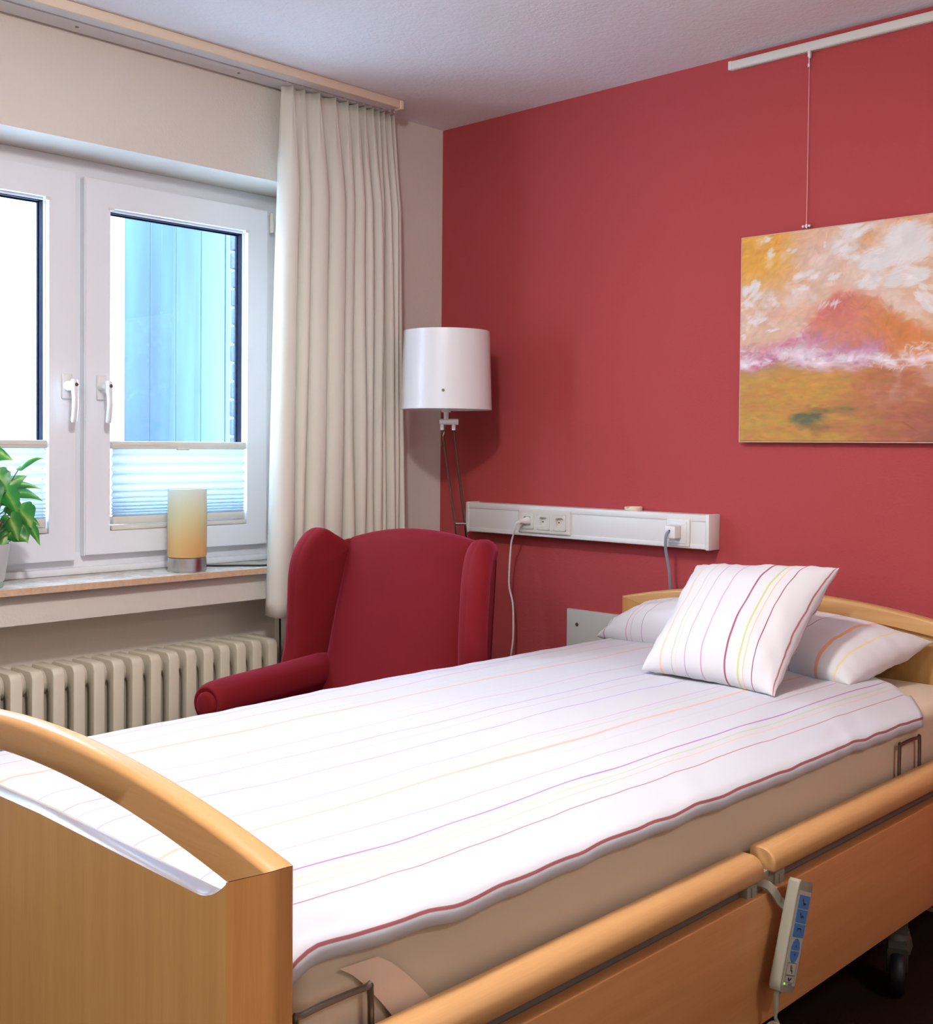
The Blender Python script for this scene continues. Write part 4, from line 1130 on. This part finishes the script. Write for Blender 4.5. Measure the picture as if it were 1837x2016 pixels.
# hook over the board
b = MB(); hk = smoothcurve([(2.078+.001, -1.305, .425), (2.0785, -1.303, .468), (2.086, -1.300, .480), (2.105, -1.290, .4785), (2.114, -1.280, .466), (2.117, -1.266, .448), (2.124, -1.256, .436), (2.130, -1.25, .43)], 6)
rings = []
for i, p in enumerate(hk):
    t_ = (hk[min(i+1, len(hk)-1)]-hk[max(i-1, 0)]).normalized(); sd_ = V((0, .87, .36)); sd_ = (sd_-t_*sd_.dot(t_)).normalized(); n_ = t_.cross(sd_)
    rings.append([p+sd_*.0085+n_*.0018, p-sd_*.0085+n_*.0018, p-sd_*.0085-n_*.0018, p+sd_*.0085-n_*.0018])
b.loft(rings); b.build('hook', M['grey_plastic'], hs, True, angle=40)
# cord with strain relief and coil
p0 = hp(-.014, 0, -.008)
b = MB(); b.tube([hp(-.014, -.004, -.008), hp(-.014, -.006, -.020), (p0.x, p0.y-.012, p0.z-.040)], [.007, .0055, .0042], 10)
cc = [(p0.x, p0.y-.011, p0.z-.038), (p0.x, p0.y-.013, p0.z-.048), (p0.x+.002, p0.y-.010, p0.z-.056)]
for k in range(60):
    a = k/60*2*PI*6+.5; cc.append((p0.x-.004+.011*math.cos(a)-.0*k, p0.y-.016-.0018*k+.011*math.sin(a)*.6, p0.z-.064-.0022*k+.010*math.sin(a)))
b.tube(smoothcurve(cc, 3), .0030, 8)
b.build('coiled_cord', M['grey_plastic'], hs)

# ------------------------------------------------------------------ camera
Cp = V((3.1154, -3.1043, 1.2379)); YAW, PIT, ROL = .7611, -.0220, .0084
F_, CX, CY, WP, HP = 2295.95, 926.9, 927.36, 1837, 2016
fw = V((-math.sin(YAW)*math.cos(PIT), math.cos(YAW)*math.cos(PIT), math.sin(PIT)))
rt = V((math.cos(YAW), math.sin(YAW), 0)); up = rt.cross(fw)
r2 = rt*math.cos(ROL)+up*math.sin(ROL); u2 = up*math.cos(ROL)-rt*math.sin(ROL)
cam = bpy.data.cameras.new('camera'); co_ = bpy.data.objects.new('camera', cam); COL.objects.link(co_)
co_.matrix_world = Matrix(((r2.x, u2.x, -fw.x, Cp.x), (r2.y, u2.y, -fw.y, Cp.y), (r2.z, u2.z, -fw.z, Cp.z), (0, 0, 0, 1)))
cam.sensor_fit = 'VERTICAL'; cam.sensor_height = 24.0; cam.lens = 24.0*F_/HP
cam.shift_x = (WP/2-CX)/HP; cam.shift_y = (CY-HP/2)/HP
cam.clip_start = .02
sc.camera = co_

# ------------------------------------------------------------------ light
w = bpy.data.worlds.new('overcast_sky'); sc.world = w; w.use_nodes = True
bg = w.node_tree.nodes['Background']; bg.inputs[0].default_value = (.52, .74, 1.0, 1); bg.inputs[1].default_value = 27.0
def area(name, loc, power, col, size):
    l = bpy.data.lights.new(name, 'AREA'); l.energy = power; l.color = col; l.shape = 'DISK'; l.size = size
    o = bpy.data.objects.new(name, l); COL.objects.link(o); o.location = loc; return o
area('ceiling_lamp_light', (1.76, -2.07, 2.32), 17, (1.0, .98, .965), .16)
l = bpy.data.lights.new('ceiling_lamp_globe_light', 'POINT'); l.energy = 39; l.color = (1.0, .972, .945); l.shadow_soft_size = .075
o = bpy.data.objects.new('ceiling_lamp_globe_light', l); COL.objects.link(o); o.location = (1.76, -2.07, 2.29)
area('rear_fill_light', (2.3, -4.1, 2.36), 30, (1.0, .95, .90), .5)  # unseen fill light added behind the camera to brighten the footboard, no known lamp
area('side_fill_light', (4.0, -1.3, 2.30), 15, (1.0, .95, .91), .4)  # added fill from the right for the bed's near side, not a real lamp
vs_ = sc.view_settings
sc.display_settings.display_device = 'sRGB'
vs_.view_transform = 'Standard'; vs_.look = 'None'; vs_.exposure = 0.1; vs_.gamma = 1.0; vs_.use_curve_mapping = False
for o in bpy.data.objects:
    if '_w' in o: del o['_w']
